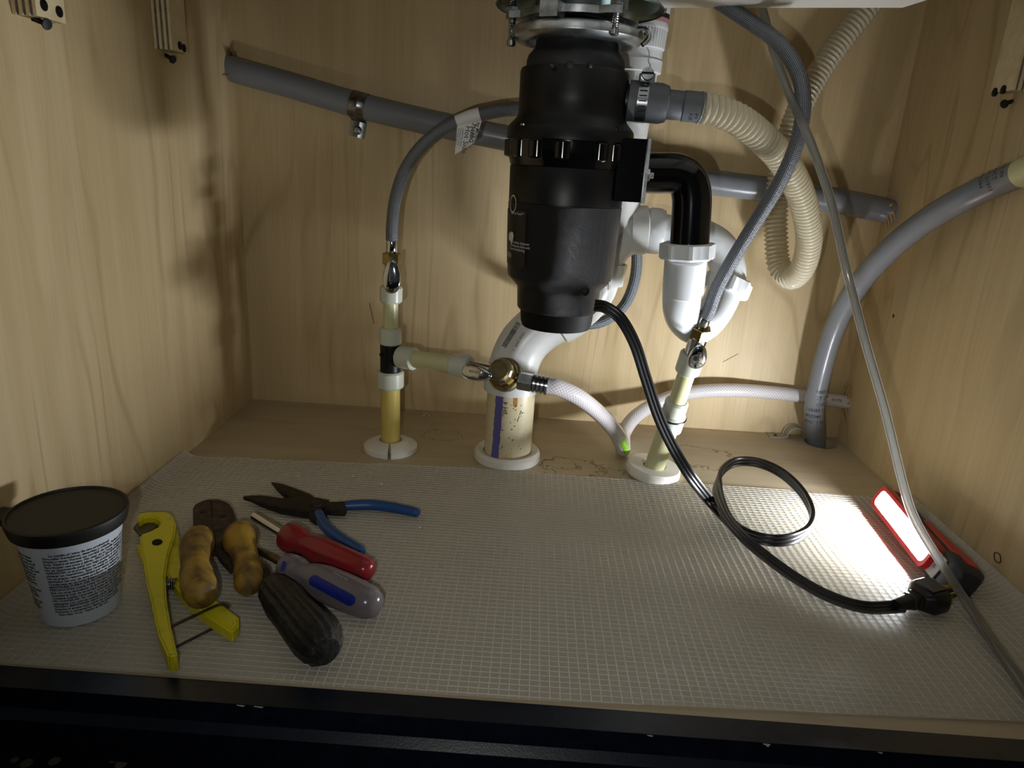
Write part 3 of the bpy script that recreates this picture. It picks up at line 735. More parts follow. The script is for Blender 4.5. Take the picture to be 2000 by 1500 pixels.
cp = thing('supply_pipe', 'pale leaning water pipe rising from the right floor plate, black tie round it', 'pipe', CXB)
def CP(py): return PY(1274+(930-py)*.333, py, CXB.y-.00022*(930-py))
B().cyl(CXB+Vector((-.002, .001, -.01)), CP(812), .0125, 28).done('stub', 'cpvc2', cp)
fit(CP(838), CP(806), .0158, 'collar', cp); fit(CP(812), CP(782), .0138, 'collar', cp); fit(CP(790), CP(720), .0100, 'cpvc2', cp, 'pipe', 0)
fit(CP(727), CP(690), .0142, 'collar', cp)
q = CP(812); dcp = (CP(690)-CP(838)).normalized()
b = B(); ux = dcp.cross(Vector((0, 1, 0))).normalized(); uy = dcp.cross(ux)
b.tube([q+(ux*math.cos(t)+uy*math.sin(t))*.0158 for t in [2*PI*i/24 for i in range(25)]], .0013, 8, sub=2).tube([q+ux*.0155-uy*.004, q+ux*.019-uy*.006+dcp*.003], .0022, 8, sub=3).done('tie', 'cord', cp)
cvv = thing('shutoff_valve', 'chrome lever valve with a screw hole, on the leaning right pipe', 'valve', CP(690), VG)
B().cyl(CP(696), CP(655), .0102, 24, .001).done('body', 'chrome', cvv)
B().hexa(CP(660), CP(639), .0112).done('hex_nut', 'brass', cvv)
lt, lb_ = PY(1369, 672, .331), PY(1355, 718, .338)
lev = lever(lt, lb_-lt, (.1, -1, .1), (lb_-lt).length, .0195, cvv)
p = PY(1358, 701, .3275); B().cyl(p, p+Vector((0, -.0006, 0)), .0023, 12).done('lever_screw', 'dark', lev)
p = CP(680); B().cyl(p, p+Vector((-.002, -.024, 0)), .005, 16).done('stem', 'chrome', cvv)

# ------------------------------------------------------------------ braided supply hoses
def ferr(a, c, r, par): B().lathe(a, c, [(0, r*.9), (.001, r), ((c-a).length*.8, r), ((c-a).length, r*.9)], 20).done('ferrule', 'chrome', par)
hh = thing('braided_hose', 'steel braided hose with a white paper tag, arching left to right behind the disposer', 'hose', HP(494))
ht = HP(470)
hh_pts = [ht, PY(766, 440, HX.y), PY(772, 390, HX.y-.004), PY(790, 335, .428), PY(822, 288, .42), PY(866, 252, .413), PY(918, 230, .41), PY(970, 217, .411), PY(1020, 211, .413), PY(1080, 200, .414), PY(1130, 165, .412), PY(1152, 90, .41), PY(1158, 0, .41), PY(1160, -60, .41)]
B().tube(hh_pts, .0073, 16, sub=8).done('braid', 'steelbraid', hh)
ferr(HP(497), HP(468), .0066, hh)
w0, w1 = PY(893, 240, .411), PY(938, 224, .410)
tg = B().tube([w0, (w0+w1)/2+Vector((0, 0, .0008)), w1], .0080, 16, sub=6, caps=False).done('tag', 'white_label', hh)
TL, TR, BR, BL = PY(893, 246, .4035), PY(941, 236, .4025), PY(929, 277, .4020), PY(888, 302, .4025)
b = B(); b.prism([TL, TR, BR, BL], (0, .0004, 0)); b.done('tag_flap', 'white_label', tg)
uD, vD = (BR-TR), (TR-TL)
def tagmap(a0, b0):   # text runs down the flap
    ud = ((BR-TR)+(BL-TL)).normalized(); vd2 = (TR-TL); vd2 = (vd2-ud*vd2.dot(ud)).normalized()
    o = TL+(TR-TL)*a0+(BL-TL)*b0*.5+(BR-TR)*b0*.5+Vector((0, -.0006, 0))
    return lambda u, v: o+ud*u+vd2*v
for a0, b0, sz, tx, bo in ((.82, .02, .0050, 'by MOEN', .0001), (.62, .0, .0062, '7568BG', .00015), (.38, .06, .0082, 'Hot Side', 0), (.26, .16, .0028, 'Supply line hose\nConnect to hot', 0), (.06, .10, .0024, 'For kitchen faucet', 0)):
    B().text(tx, sz, tagmap(a0, b0), bold=bo).done('printed_line', 'black_ink', tg)
ch = thing('braided_hose', 'steel braided hose curving up from the leaning pipe to the sink on the right', 'hose', CP(639))
ct = CP(622)
B().tube([ct, PY(1386, 603, .345), PY(1402, 560, .345), PY(1432, 505, .343), PY(1475, 435, .338), PY(1522, 358, .33), PY(1556, 280, .322), PY(1569, 205, .322), PY(1558, 140, .33), PY(1518, 82, .34), PY(1455, 36, .355), PY(1400, 0, .365), PY(1340, -40, .37)], .0073, 16, sub=8).done('braid', 'steelbraid', ch)
ferr(CP(641), CP(618), .0064, ch)
lh = tag(B().tube([PY(1085, 0, .52), PY(1075, 150, .53), PY(1068, 330, .53), PY(1068, 480, .525), PY(1080, 570, .52), PY(1110, 615, .52), PY(1150, 633, .52), PY(1190, 622, .52), PY(1222, 592, .52), PY(1240, 545, .52), PY(1244, 495, .52), PY(1240, 440, .52), PY(1226, 370, .52), PY(1215, 280, .52), PY(1222, 150, .52), PY(1235, 0, .52)], .0072, 16, sub=8).done('pull_down_hose', 'nylon'), 'grey woven hose looping low behind the white drain pipe', 'hose')

# ------------------------------------------------------------------ grey coupling and corrugated dishwasher hose
gc = thing('rubber_coupling', 'grey rubber coupling with a steel worm clamp on the disposer side inlet', 'coupling', PY(1300, 200, .327))
A, C_ = PY(1222, 196, AY-.004), PY(1376, 211, .318); Lc = (C_-A).length
def tpx(px): return (px-1222)/(1376-1222)*Lc
B().cyl(A-(C_-A).normalized()*.012, A+(C_-A).normalized()*.008, .0150, 28).done('spigot', 'black', gc)
B().lathe(A, C_, [(tpx(1226), .0150), (tpx(1227), .0188), (tpx(1290), .0185), (tpx(1303), .0165), (tpx(1306), .0136), (tpx(1332), .0134), (tpx(1333), .0131), (tpx(1335), .0142), (tpx(1374), .0142), (tpx(1375), .0132)], 36).done('cuff', 'grey_rubber', gc)
dC = (C_-A).normalized()
cl = B().lathe(A, C_, [(tpx(1244), .0184), (tpx(1244), .0196), (tpx(1264), .0193), (tpx(1264), .0184)], 36, caps=False).done('worm_clamp', 'steel', gc)
uz = (Vector((0, 0, 1))-dC*dC.z).normalized(); uyv = dC.cross(uz); uyv = uyv if uyv.y < 0 else -uyv
for i in range(9):
    a = math.radians(-30+i*14); o = A+dC*tpx(1254)+(uyv*math.cos(a)+uz*math.sin(a))*.01955
    tdir = (-uyv*math.sin(a)+uz*math.cos(a)); nn = (uyv*math.cos(a)+uz*math.sin(a))
    b = B(); b.prism([o-dC*.0035-tdir*.0006, o+dC*.0035-tdir*.0002, o+dC*.0035+tdir*.0008, o-dC*.0035+tdir*.0004], nn*.0002); b.done('band_slot', 'dark', cl)
so = A+dC*tpx(1257)+uz*.0215+uyv*.004
B().box(so-uz*.001-uyv*.002, (.0068, .0065, .0045)).bevel(.001).done('screw_housing', 'steel', cl)
sc = B().lathe(so+uyv*.002+uz*.0015, so+uyv*.02+uz*.0045, [(0, .0055), (.006, .0060), (.0075, .0055), (.0078, .002)], 18).done('clamp_screw', 'zinc', cl)
p = so+uyv*.0102+uz*.003; B().box(p, (.0055, .0005, .0008)).done('screw_slot', 'dark', sc)
B().text('M1\n3.25', .0048, cylmap(A+dC*tpx(1358), dC, uyv-uz*.55, .0142, 0, 0, .0003)).done('printed_line', 'black_ink', gc)
ch_pts = [PY(1366, 210, .3185), PY(1395, 215, .320), PY(1440, 233, .326), PY(1485, 266, .34), PY(1525, 308, .362), PY(1555, 358, .39), PY(1574, 415, .42), PY(1580, 470, .45), PY(1568, 522, .48), PY(1545, 543, .505), PY(1522, 520, .525), PY(1516, 465, .537), PY(1516, 405, .542), PY(1526, 325, .544), PY(1548, 245, .552), PY(1580, 175, .563), PY(1628, 98, .57), PY(1690, 18, .57), PY(1730, -40, .57)]
q = resample(catmull(ch_pts, 10), .00145)
rad = [(.0152, .0140, .0118, .0140)[i % 4] for i in range(len(q))]
b = B(); b.sweep(q, [(math.cos(2*PI*j/18), math.sin(2*PI*j/18)) for j in range(18)], (0, 0, 1), rad)
tag(b.done('drain_hose', 'corr', ang=80), 'cream corrugated drain hose looping down beside the trap and up to the top right', 'hose')

# ------------------------------------------------------------------ grey flexible pipes
def ribbed(pts, r, step=.0036, amp=.0004, seg=24):
    q = resample(catmull(pts, 10), step/2); rd = [r+(amp if i % 2 else 0) for i in range(len(q))]
    return B().sweep(q, [(math.cos(2*PI*j/seg), math.sin(2*PI*j/seg)) for j in range(seg)], (0, 0, 1), rd)
gp = thing('grey_pipe', 'grey flexible pipe running along the back wall behind the disposer', 'pipe', PY(700, 205, .576))
gp_pts = [PX(440, 130, -.006), PY(480, 143, .574), PY(560, 165, .5755), PY(700, 206, .5755), PY(850, 242, .5755), PY(990, 271, .5755), PY(1120, 300, .5755), PY(1260, 332, .5755), PY(1395, 357, .5755), PY(1500, 371, .5755), PY(1620, 390, .5755), PY(1710, 408, .574), PX(1752, 419, WID+.006)]
ribbed(gp_pts, .0158).done('pipe_body', 'grey_pvc', gp, ang=60)
gh = thing('grey_hose', 'thick grey flexible hose from the floor hole up along the right wall', 'hose', HOLE)
gh_pts = [PZ(1593, 861, 0)+Vector((.006, 0, -.06)), PZ(1593, 861, 0), PY(1590, 800, .552), PY(1603, 730, .545), PY(1630, 640, .535), PY(1672, 562, .505), PY(1735, 490, .46), PY(1810, 430, .41), PY(1890, 384, .365), PY(1960, 352, .335), PX(2012, 331, WID-.012)]
ribbed(gh_pts, .0133).done('hose_body', 'grey_pvc', gh, ang=60)
e1_, e2_ = PY(1960, 352, .335), PX(2012, 331, WID-.012); dn_ = (e2_-e1_).normalized(); a, c = e2_-dn_*.011, e2_+dn_*.022; B().cyl(a, c, .0148, 28, .002).done('end_fitting', 'cpvc2', gh)
g0, g1 = PY(1590, 805, .5525), PY(1602, 735, .5458); gd = (g1-g0).normalized()
for k, tx in enumerate(('PVC  1 IN', '#12344', 'SERIES 1', '(DAC-VOTC)', 'DUCT LFNC', 'N .2007')):
    B().text(tx, .0068, cylmap(g0, gd, Vector((-.35, -1, .1)), .0144, -.012, -.012+k*.0095, .0004)).done('printed_line', 'black_ink', gh)
g0, g1 = PY(1900, 379, .36), PY(1965, 350, .328); gd = (g1-g0).normalized()
for k, tx in enumerate(('IV', '#12344', 'AC 01993', 'DUCT', 'N.1 IN')):
    B().text(tx, .0060, cylmap(g0, gd, Vector((-.3, -1, .55)), .0144, -.012, .012+k*.0078, .0004)).done('printed_line', 'black_ink', gh)
# clamp on the back wall
pc = thing('pipe_clamp', 'zinc strap clamp screwed to the back wall around the grey pipe', 'clamp', PY(702, 232, .59))
cc = PY(701, 206, .5755); ax = (PY(850, 242, .5755)-PY(560, 165, .5755)).normalized(); pe = ax.cross(Vector((0, 1, 0))).normalized(); pe = pe if pe.z > 0 else -pe
pts = [cc+Vector((0, .0165, 0))-pe*.040, cc+Vector((0, .0160, 0))-pe*.020]
for i in range(13):
    a = math.radians(-100+i*17); pts.append(cc+Vector((0, -math.cos(a)*.0166, 0))+pe*(math.sin(a)*.0166))
b = B(); hw = .0105; R = []
for p in pts: R.append([p-ax*hw, p-ax*.001, p+Vector((0, -.0006, 0)), p+ax*.001, p+ax*hw])
b.ringstrip(R, closed=False); 
bmesh.ops.solidify(b.bm, geom=b.bm.faces, thickness=.0008)
b.done('strap', 'zinc', pc)
p = cc+Vector((0, .0155, 0))-pe*.031; B().lathe(p, p+Vector((0, -.01, 0)), [(0, .0058), (.002, .0055), (.004, .0035), (.0043, .001)], 18).done('screw', 'steel', pc)
# loose strap on the floor
ls = thing('pipe_strap', 'loose thin metal pipe strap lying on the floor by the hose hole', 'strap', PZ(1535, 850, 0))
o = PY(1550, 858, .574); 
xa, xb, xc, xd = (PZ(px_, 853, .0).x for px_ in (1502, 1528, 1533, 1566))
rr_s = (xd-xc)/2; ys = .572
pts = [(xa, .0012), ((xa+xb)/2, .0012), (xb, .0014)] + [((xc+xd)/2-rr_s*math.cos(math.radians(g)), .004+rr_s*1.05*math.sin(math.radians(g))) for g in range(-5, 196, 12)]
b = B(); b.ringstrip([[Vector((x_, ys, max(z_, .0012))), Vector((x_, ys+.016, max(z_, .0012)))] for x_, z_ in pts], closed=False)
bmesh.ops.recalc_face_normals(b.bm, faces=b.bm.faces); bmesh.ops.solidify(b.bm, geom=b.bm.faces, thickness=.0009); b.done('strap', 'dull_strap', ls)
p = Vector(((xa+xb)/2, ys+.008, .0021)); B().cyl(p, p+Vector((0, 0, .0004)), .0022, 12).done('screw_hole', 'dark', ls)

# ------------------------------------------------------------------ clear tube
tb = [PY(1474, -15, .392), PY(1490, 20, .385), PY(1508, 90, .362), PY(1540, 180, .330), PY(1582, 275, .300), PY(1622, 390, .278), PY(1652, 520, .262), PY(1688, 660, .245), PY(1728, 800, .225), PY(1765, 950, .205), PY(1790, 1020, .19), PY(1835, 1095, .178)]
tb += [PZ(1885, 1172, .0095), PZ(1940, 1255, .008), PZ(1998, 1338, .008), PZ(2040, 1398, .008), PZ(2080, 1455, .007), Vector((.862, -.034, .001)), Vector((.866, -.0385, -.045)), Vector((.867, -.039, -.112))]
b = B(); b.tube(tb, .0041, 18, sub=8, caps=False); bmesh.ops.recalc_face_normals(b.bm, faces=b.bm.faces[:]); old = set(b.bm.faces)
b.tube(tb, .0027, 18, sub=8, caps=False); new = [f for f in b.bm.faces if f not in old]
bmesh.ops.recalc_face_normals(b.bm, faces=new); bmesh.ops.reverse_faces(b.bm, faces=new)
tag(b.done('clear_tube', 'clear', recalc=False), 'thin clear plastic tube running down in front of the lit work light', 'tube')

# ------------------------------------------------------------------ power cord and plug
zc = .008
cpts = [PY(1163, 597, AY-.038), PY(1182, 600, AY-.044), PY(1212, 622, AY-.048), PY(1240, 672, AY-.046), PY(1262, 740, .288), PY(1287, 815, .29), PY(1318, 880, .29), PY(1352, 935, .285), PZ(1395, 988, .016), PZ(1440, 1032, .011), PZ(1490, 1053, .014), PZ(1540, 1054, .016), PZ(1577, 1035, .017), PZ(1586, 1002, .020), PZ(1565, 960, .027), PZ(1525, 923, .033), PZ(1478, 903, .036), PZ(1434, 903, .034), PZ(1407, 925, .030), PZ(1402, 962, .026), PZ(1420, 1010, .022), PZ(1455, 1052, .019), PZ(1500, 1090, .014), PZ(1556, 1130, .0085), PZ(1620, 1165, .0075), PZ(1690, 1186, .0075), PZ(1762, 1184, .0085)]
q = resample(catmull(cpts, 10), .004)
prof = []
for cx in (-.0041, 0, .0041): pass
prof = [(-.0063, 0), (-.0056, .0021), (-.0041, .0026), (-.0026, .0021), (-.0019, .0017), (-.0012, .0021), (0, .0026), (.0012, .0021), (.0019, .0017), (.0026, .0021), (.0041, .0026), (.0056, .0021), (.0063, 0)]
prof += [(a, -b_) for a, b_ in prof[-2:0:-1]]
T = [(q[min(i+1, len(q)-1)]-q[max(i-1, 0)]).normalized() for i in range(len(q))]
# the flat of the cord faces the room while it hangs, then stands on edge round the loop, then lies flat at the plug
rings = []; us = [0.]
N_ = len(q)
for i, p in enumerate(q):
    t = i/(N_-1)
    upv = Vector((0, 0, 1)); toward = (CAM-p).normalized()
    hor = T[i].cross(upv); hor = hor.normalized() if hor.length > .1 else Vector((0, -1, 0))
    if t < .30: nrm = Vector((.25, -1, .35))
    elif t < .40: w = (t-.30)/.10; nrm = Vector((.25, -1, .35)).lerp(Vector((-.45, -.3, .8)), w)
    elif t < .72: nrm = hor if hor.dot(Vector((.0, 0, 0))-Vector((0, 0, 0))) >= 0 else hor
    else: nrm = Vector((0, -.3, 1))
    rings.append([p, nrm]); 
    if i: us.append(us[-1]+(p-q[i-1]).length)
nr = []
for i in range(N_):   # smooth the normals along the cord
    s = Vector((0, 0, 0))
    for j in range(max(0, i-10), min(N_, i+11)):
        n_ = rings[j][1].normalized(); s += n_ if n_.dot(rings[i][1]) > -.2 else -n_
    n_ = s-T[i]*s.dot(T[i]); n_ = n_.normalized() if n_.length > 1e-4 else (nr[-1] if nr else Vector((0, -1, 0)))
    if nr and n_.dot(nr[-1]) < 0: n_ = -n_
    nr.append(n_)
RR = []
for i, p in enumerate(q):
    sd = T[i].cross(nr[i]); RR.append([p+sd*a+nr[i]*b_ for a, b_ in prof])
pcord = thing('power_cord', 'flat black power cord hanging from the disposer, looped once, plug on the floor', 'cord', PZ(1490, 1060, 0))
B().ringstrip(RR, us=us).done('wire', 'cord', pcord, ang=50)
k0, k1 = PZ(1752, 1186, .010), PZ(1852, 1160, .013); kd = (k1-k0).normalized(); kx = kd.cross(Vector((0, 0, 1))).normalized(); kz = kx.cross(kd)
def plugbody():
    b = B(); sec = [(-.002, .0045, .0038), (.010, .0068, .0055), (.013, .0068, .0055), (.0135, .0078, .0065), (.016, .0078, .0065), (.0165, .0068, .006), (.019, .0072, .0062), (.0195, .0085, .0075), (.022, .0085, .0075), (.0225, .010, .0085), (.028, .0150, .0105), (.031, .0165, .0118), (.043, .0165, .0118), (.046, .0150, .0108), (.0462, .010, .008)]
    R = []
    for t, a, c in sec:
        o = k0+kd*t; pts_ = []
        for j in range(20):
            g = 2*PI*j/20; cx = math.copysign(abs(math.cos(g))**.55, math.cos(g)); cz = math.copysign(abs(math.sin(g))**.55, math.sin(g))
            pts_.append(o+kx*a*cx+kz*(c*cz+.003))
        R.append(pts_)
    return b.ringstrip(R)
pb_ = plugbody().done('plug', 'cord', pcord, ang=30)
o = k0+kd*.036; B().box(o+kz*.0145, (.0085, .010, .0012), Matrix((kd, kx, kz)).transposed()).bevel(.001).done('plug_ridge', 'cord', pb_)
for sx_ in (-.0062, .0062):
    B().box(k0+kd*.052+kx*sx_+kz*.003, (.0075, .0007, .003), Matrix((kd, kx, kz)).transposed()).done('prong', 'brass', pb_)
B().cyl(k0+kd*.044+kz*.008, k0+kd*.060+kz*.008, .0023, 12).done('prong', 'brass', pb_)

# ------------------------------------------------------------------ work light
wlg = thing('work_light', 'glowing red and black work light lying on its side by the right wall', 'work light', Vector((.84, .27, 0)))
e0, e1 = PZ(1713, 985, .0125), PZ(1806, 1104, .0125)       # lower edge of the lit face, far and near
ld = (e1-e0).normalized(); ll = (e1-e0).length
ln_ = Vector((-.92, 0, .40)); ln_ = (ln_-ld*ln_.dot(ld)).normalized(); lu = ld.cross(ln_); lu = lu if lu.z > 0 else -lu
FW = .019
def LP(a, h, n): return e0+ld*a+lu*h+ln_*n      # along, up the face, out of the face
def shell(secs, zmin=.002):
    b = B(); R = []
    for a, h0, h1, n0, n1 in secs:
        pts_ = []
        for j in range(24):
            g = 2*PI*j/24; cx = math.copysign(abs(math.cos(g))**.45, math.cos(g)); cy = math.copysign(abs(math.sin(g))**.45, math.sin(g))
            p = LP(a, (h0+h1)/2+(h1-h0)/2*cx, (n0+n1)/2+(n1-n0)/2*cy); p.z = max(p.z, zmin); p.x = min(p.x, WID-.004); pts_.append(p)
        R.append(pts_)
    return b.ringstrip(R)
shell([(-.010, .003, FW-.003, -.018, -.009), (-.007, -.003, FW+.003, -.021, -.006), (.0, -.005, FW+.005, -.022, -.0035), (ll*.5, -.005, FW+.005, -.025, -.0035), (ll+.004, -.006, FW+.006, -.029, -.0035), (ll+.006, -.002, FW+.002, -.025, -.006)]).done('housing', 'lamp_grey', wlg)
shell([(ll*.5, FW*.35, FW+.0062, -.021, -.012), (ll*.56, FW*.25, FW+.0068, -.025, -.010), (ll+.012, FW*.25, FW+.0098, -.032, -.012), (ll+.024, FW*.4, FW+.0092, -.028, -.014)]).done('red_panel', 'lamp_red', wlg)
shell([(ll+.002, -.007, FW+.007, -.035, -.004), (ll+.010, -.009, FW+.009, -.037, -.002), (ll+.026, -.008, FW+.008, -.036, -.003), (ll+.034, -.003, FW+.004, -.030, -.008), (ll+.036, .004, FW-.003, -.024, -.012)]).done('end_grip', 'lamp_grey', wlg)
# rim around the lens
b = B(); out, inn_ = [], []
def rr_(hw, hl, c, rad, n=6):
    o_ = []
    for (sx_, sy_, a0) in ((1, 1, 0), (-1, 1, 90), (-1, -1, 180), (1, -1, 270)):
        for i in range(n+1):
            a = math.radians(a0+90*i/n); o_.append((c[0]+sx_*(hl-rad)+rad*math.cos(a), c[1]+sy_*(hw-rad)+rad*math.sin(a)))
    return o_
oc = rr_(FW/2+.0045, ll/2+.006, (ll/2, FW/2), .008); ic = rr_(FW/2, ll/2, (ll/2, FW/2), .006)
def rg(c_, n): 
    o_ = []
    for a, h in c_:
        p = LP(a, h, n); p.z = max(p.z, .002); o_.append(p)
    return o_
RIMH = .0055
b.ringstrip([rg(oc, -.006), rg(oc, RIMH-.001), rg([(a*.995+ll*.0025, h*.97+FW*.015) for a, h in oc], RIMH), rg(ic, RIMH-.0005), rg(ic, -.003)], caps=False).done('rim', 'lamp_red', wlg)
b = B(); vv = [b.bm.verts.new(p) for p in rg([(a, h) for a, h in ic], -.0008)]; b.bm.faces.new(vv); b.done('lens', 'lens', wlg)
B().box(LP(ll+.011, FW*.45, -.0012), (.008, .0115, .0006), Matrix((ld, lu, ln_)).transposed()).done('grey_label', 'sticker', wlg)
B().text('FUNK', .006, lambda u, v: LP(ll+.013-v, .005+u, -.0003)).done('printed_line', 'black_ink', wlg)

# ------------------------------------------------------------------ tub
tp = PZ(160, 1188, 0); TB = Vector((tp.x, tp.y, .002))
tu = thing('putty_tub', 'white plastic tub with black lid and Spanish fine print, at the left wall', 'tub', TB)
HT = .080; r0, r1 = .0285, .0372
B().lathe(TB, TB+Vector((0, 0, 1)), [(0, r0-.002), (.001, r0), (HT, r1), (HT+.001, r1-.001)], 56).done('pot', 'tub', tu)
B().lathe(TB+Vector((0, 0, HT-.004)), TB+Vector((0, 0, 1)), [(0, .0383), (.0005, .0405), (.009, .0425), (.0115, .0421), (.012, .0400), (.0105, .0392), (.0102, .018)], 56).done('lid', 'lid', tu)
tb0 = TB+Vector((-.041, -.006, HT+.002)); B().box(tb0+Vector((-.004, -.002, 0)), (.009, .010, .0025)).bevel(.0018).done('lid_tab', 'lid', tu)
tdir = Vector((.62, -.80, 0)).normalized()
def tubmap(du, dv):
    sd_ = Vector((0, 0, 1)).cross(tdir)
    def fn(u, v):
        z = v+dv; r = r0+(r1-r0)*z/HT+.00012; a = (u+du)/.0330; return TB+Vector((0, 0, z))+(tdir*math.cos(a)+sd_*math.sin(a))*r
    return fn
body = '''      La masilla plástica de uso profesional
Para sellar fregaderos, desagües y grifería. Aplique sobre superficies
limpias y secas. Forme un cordón de masilla y presione la pieza en su
lugar. Retire el exceso. No usar en mármol, granito ni plásticos ABS.
Para limpiar use agua y jabón. SELLA SIN ENDURECER NI AGRIETARSE.
No se recomienda para uso bajo presión ni con juntas roscadas.
GARANTÍA: si el producto no cumple, devuélvalo a la tienda para
obtener un reembolso. Esta garantía no cubre mano de obra.
No se acepta responsabilidad por daños indirectos o consecuentes
derivados del uso de este producto en cualquier circunstancia.
Consérvese en un lugar fresco y seco. Mantener bien cerrado.
MANTENER FUERA DEL ALCANCE DE LOS NIÑOS.
PRECAUCIÓN: puede irritar los ojos y la piel. En caso de contacto,
lave con agua abundante. Si se ingiere, no provoque el vómito.
Consulte la hoja de seguridad antes de usar este producto.
Contiene aceites minerales y carbonato de calcio.
NO CONGELAR. No mezclar con otros productos. Para uso interior
solamente. Los colores pueden variar de un lote a otro.
PELIGRO: MANTENER LEJOS DE LLAMAS Y DEL CALOR.
Deseche el envase vacío según las normas locales.
Preguntas o comentarios: llame de lunes a viernes.
   Peso neto 14 oz.  Hecho en EE. UU.'''
B().text(body, .00265, tubmap(-.021, .067), spacing=.98, bold=.00010).done('fine_print', 'black_ink', tu)
col2 = '''Directions: clean
surface of grease
and old putty. Roll
putty into a rope.
WARNING: do not
use on marble or
granite. Not for
ABS plastics or
threaded joints.

Limited warranty:
see store for
refund details.

KEEP OUT OF
REACH OF
CHILDREN.'''
B().text(col2, .0030, tubmap(-.050, .064), spacing=1.0, bold=.00010).done('fine_print', 'black_ink', tu)

# ------------------------------------------------------------------ tools on the liner
def pp(L, z): return [PZ(x, y, z) for x, y in L]
def taper(b, tip, L, zc, k):
    tip = PZ(*tip, zc)
    for v in b.bm.verts:
        t = min(1, (Vector((v.co.x, v.co.y, zc))-tip).length/L); v.co.z = zc+(v.co.z-zc)*(k+(1-k)*t)
    return b
def slab(poly, ztop, th, bev=.0012): return B().prism(pp(poly, ztop), (0, 0, -th)).bevel(bev, 3, 50)
ct_ = thing('pipe_cutter', 'yellow ratchet pipe cutter lying open beside the tub', 'cutter', PZ(310, 1130, 0))
body_poly = [(269, 1002), (290, 999), (316, 998.5), (330, 1000), (337, 1006), (344, 1022), (341, 1046), (331, 1074), (325, 1103), (322.6, 1127), (325, 1169), (333, 1219.6), (339, 1246), (346, 1276), (342, 1280), (327, 1280), (322.6, 1268), (309, 1239), (297, 1180), (286, 1136), (281, 1101), (275, 1065), (273, 1043.6), (291.8, 1037), (309.4, 1028), (314, 1019), (309, 1012), (300, 1009), (283, 1009), (270, 1018)]
hb = slab(body_poly, .020, .015, .0018).done('body', 'yellow', ct_)
for i, (x, y) in enumerate(((285, 1112), (290, 1138), (296, 1164), (301, 1188), (306, 1212), (312, 1234))):
    p0, p1, p2 = PZ(x-4, y-12, .0145), PZ(x+1, y+1, .016), PZ(x-1, y+10, .014); B().tube([p0, p1, p2], [.0008, .0022, .0008], 8, sub=5).done('grip_ridge', 'yellow', hb)
p = PZ(307, 1059, .0203); b = B(); b.bm.faces.new([b.bm.verts.new(PZ(307+10.5*math.cos(t)+1.5*math.sin(t), 1059+6*math.sin(t)-2*math.cos(t), .0203)) for t in [-2*PI*i/20 for i in range(20)]]); b.done('pivot_hole', 'dark', hb)
slab([(260, 1029), (266, 1022), (275, 1018.5), (300, 1019.5), (309, 1025), (300, 1033), (285, 1040), (274, 1046), (266, 1036)], .0135, .003, .0005).done('blade', 'blade', ct_)
h2 = slab([(345, 1026), (350, 1050), (353, 1085), (358, 1112), (362, 1140), (392, 1160), (425, 1172), (450, 1192), (466, 1204), (466.5, 1220), (453, 1234), (430, 1220), (398, 1198), (365, 1170), (344, 1146), (326, 1121), (326, 1095), (335, 1060)], .0145, .011, .0015).done('lower_handle', 'yellow', ct_)
slab([(390, 1180), (425, 1186), (456, 1214), (452, 1226), (425, 1208)], .0150, .001, .0002).done('handle_recess', 'yellow', h2)
slab([(266, 1061), (276, 1063), (284, 1092), (276, 1090)], .012, .008, .001).done('jaw_heel', 'yellow', ct_)
b = B(); pa_, pb2 = PZ(329, 1141, .013), PZ(346, 1140, .013)
b.tube([pa_.lerp(pb2, i/48)+Vector((0, math.cos(i/48*2*PI*4)*.0042, math.sin(i/48*2*PI*4)*.0042)) for i in range(49)], .0008, 6, sub=1).done('spring', 'steel', ct_)
B().tube(pp([(334, 1229), (336, 1224), (380, 1203), (425, 1182), (440, 1182), (446, 1187)], .016), .0011, 8).done('wire_latch', 'rust', ct_)
B().tube(pp([(345, 1263), (385, 1243), (427, 1222)], .004), .0011, 8).done('wire_latch', 'rust', ct_)

cr = thing('wire_crimper', 'rusty wire crimper with worn yellow grips lying across the pipe cutter', 'pliers', PZ(420, 1060, 0))
slab([(376.5, 993), (381, 985), (391, 979.8), (402, 976), (410.5, 974.5), (411, 978), (413, 975), (426, 975), (440, 979), (448, 984), (455.6, 995), (460, 1012), (465.5, 1039), (455, 1043), (439, 1048), (432, 1058), (419, 1060), (402, 1052), (378.6, 1048), (377, 1020)], .017, .009, .0015).done('jaw_head', 'rust', cr)
slab([(378, 1013), (413, 1014), (419, 1045), (420, 1056), (402, 1051), (379, 1047)], .0185, .003, .0006).done('jaw_plate', 'jaw', cr)
slab([(411, 976), (413.5, 976), (416, 1012), (413.5, 1012)], .0173, .001, .0002).done('jaw_slit', 'dark', cr)
for x_, y_ in ((396, 998), (436, 1006), (428, 1034)):
    p = PZ(x_, y_, .0172); B().lathe(p-Vector((0, 0, .001)), p+Vector((0, 0, .01)), [(0, .0034), (.0016, .0031), (.002, .001)], 14).done('rivet', 'jaw', cr)
slab([(412, 1050), (436, 1048), (430, 1068), (446, 1084), (456, 1108), (450, 1112), (428, 1088), (416, 1066)], .0125, .006, .0008).done('tang', 'rust', cr)
slab([(386, 1046), (402, 1050), (404, 1080), (388, 1080)], .021, .006, .001).done('tang', 'rust', cr)
slab([(446, 1038), (462, 1036), (470, 1062), (455, 1065)], .019, .006, .001).done('tang', 'rust', cr)
B().tube([PZ(390, 1050, .025), PZ(385, 1066, .026), PZ(382, 1090, .027), PZ(382, 1115, .028), PZ(387, 1140, .029), PZ(393, 1160, .0295), PZ(395, 1174, .029)], [.0125, .0145, .0125, .0115, .0132, .0138, .0122, .004], 20, sub=8, n0=(0, 0, 1)).done('grip', 'grip', cr, ang=70)
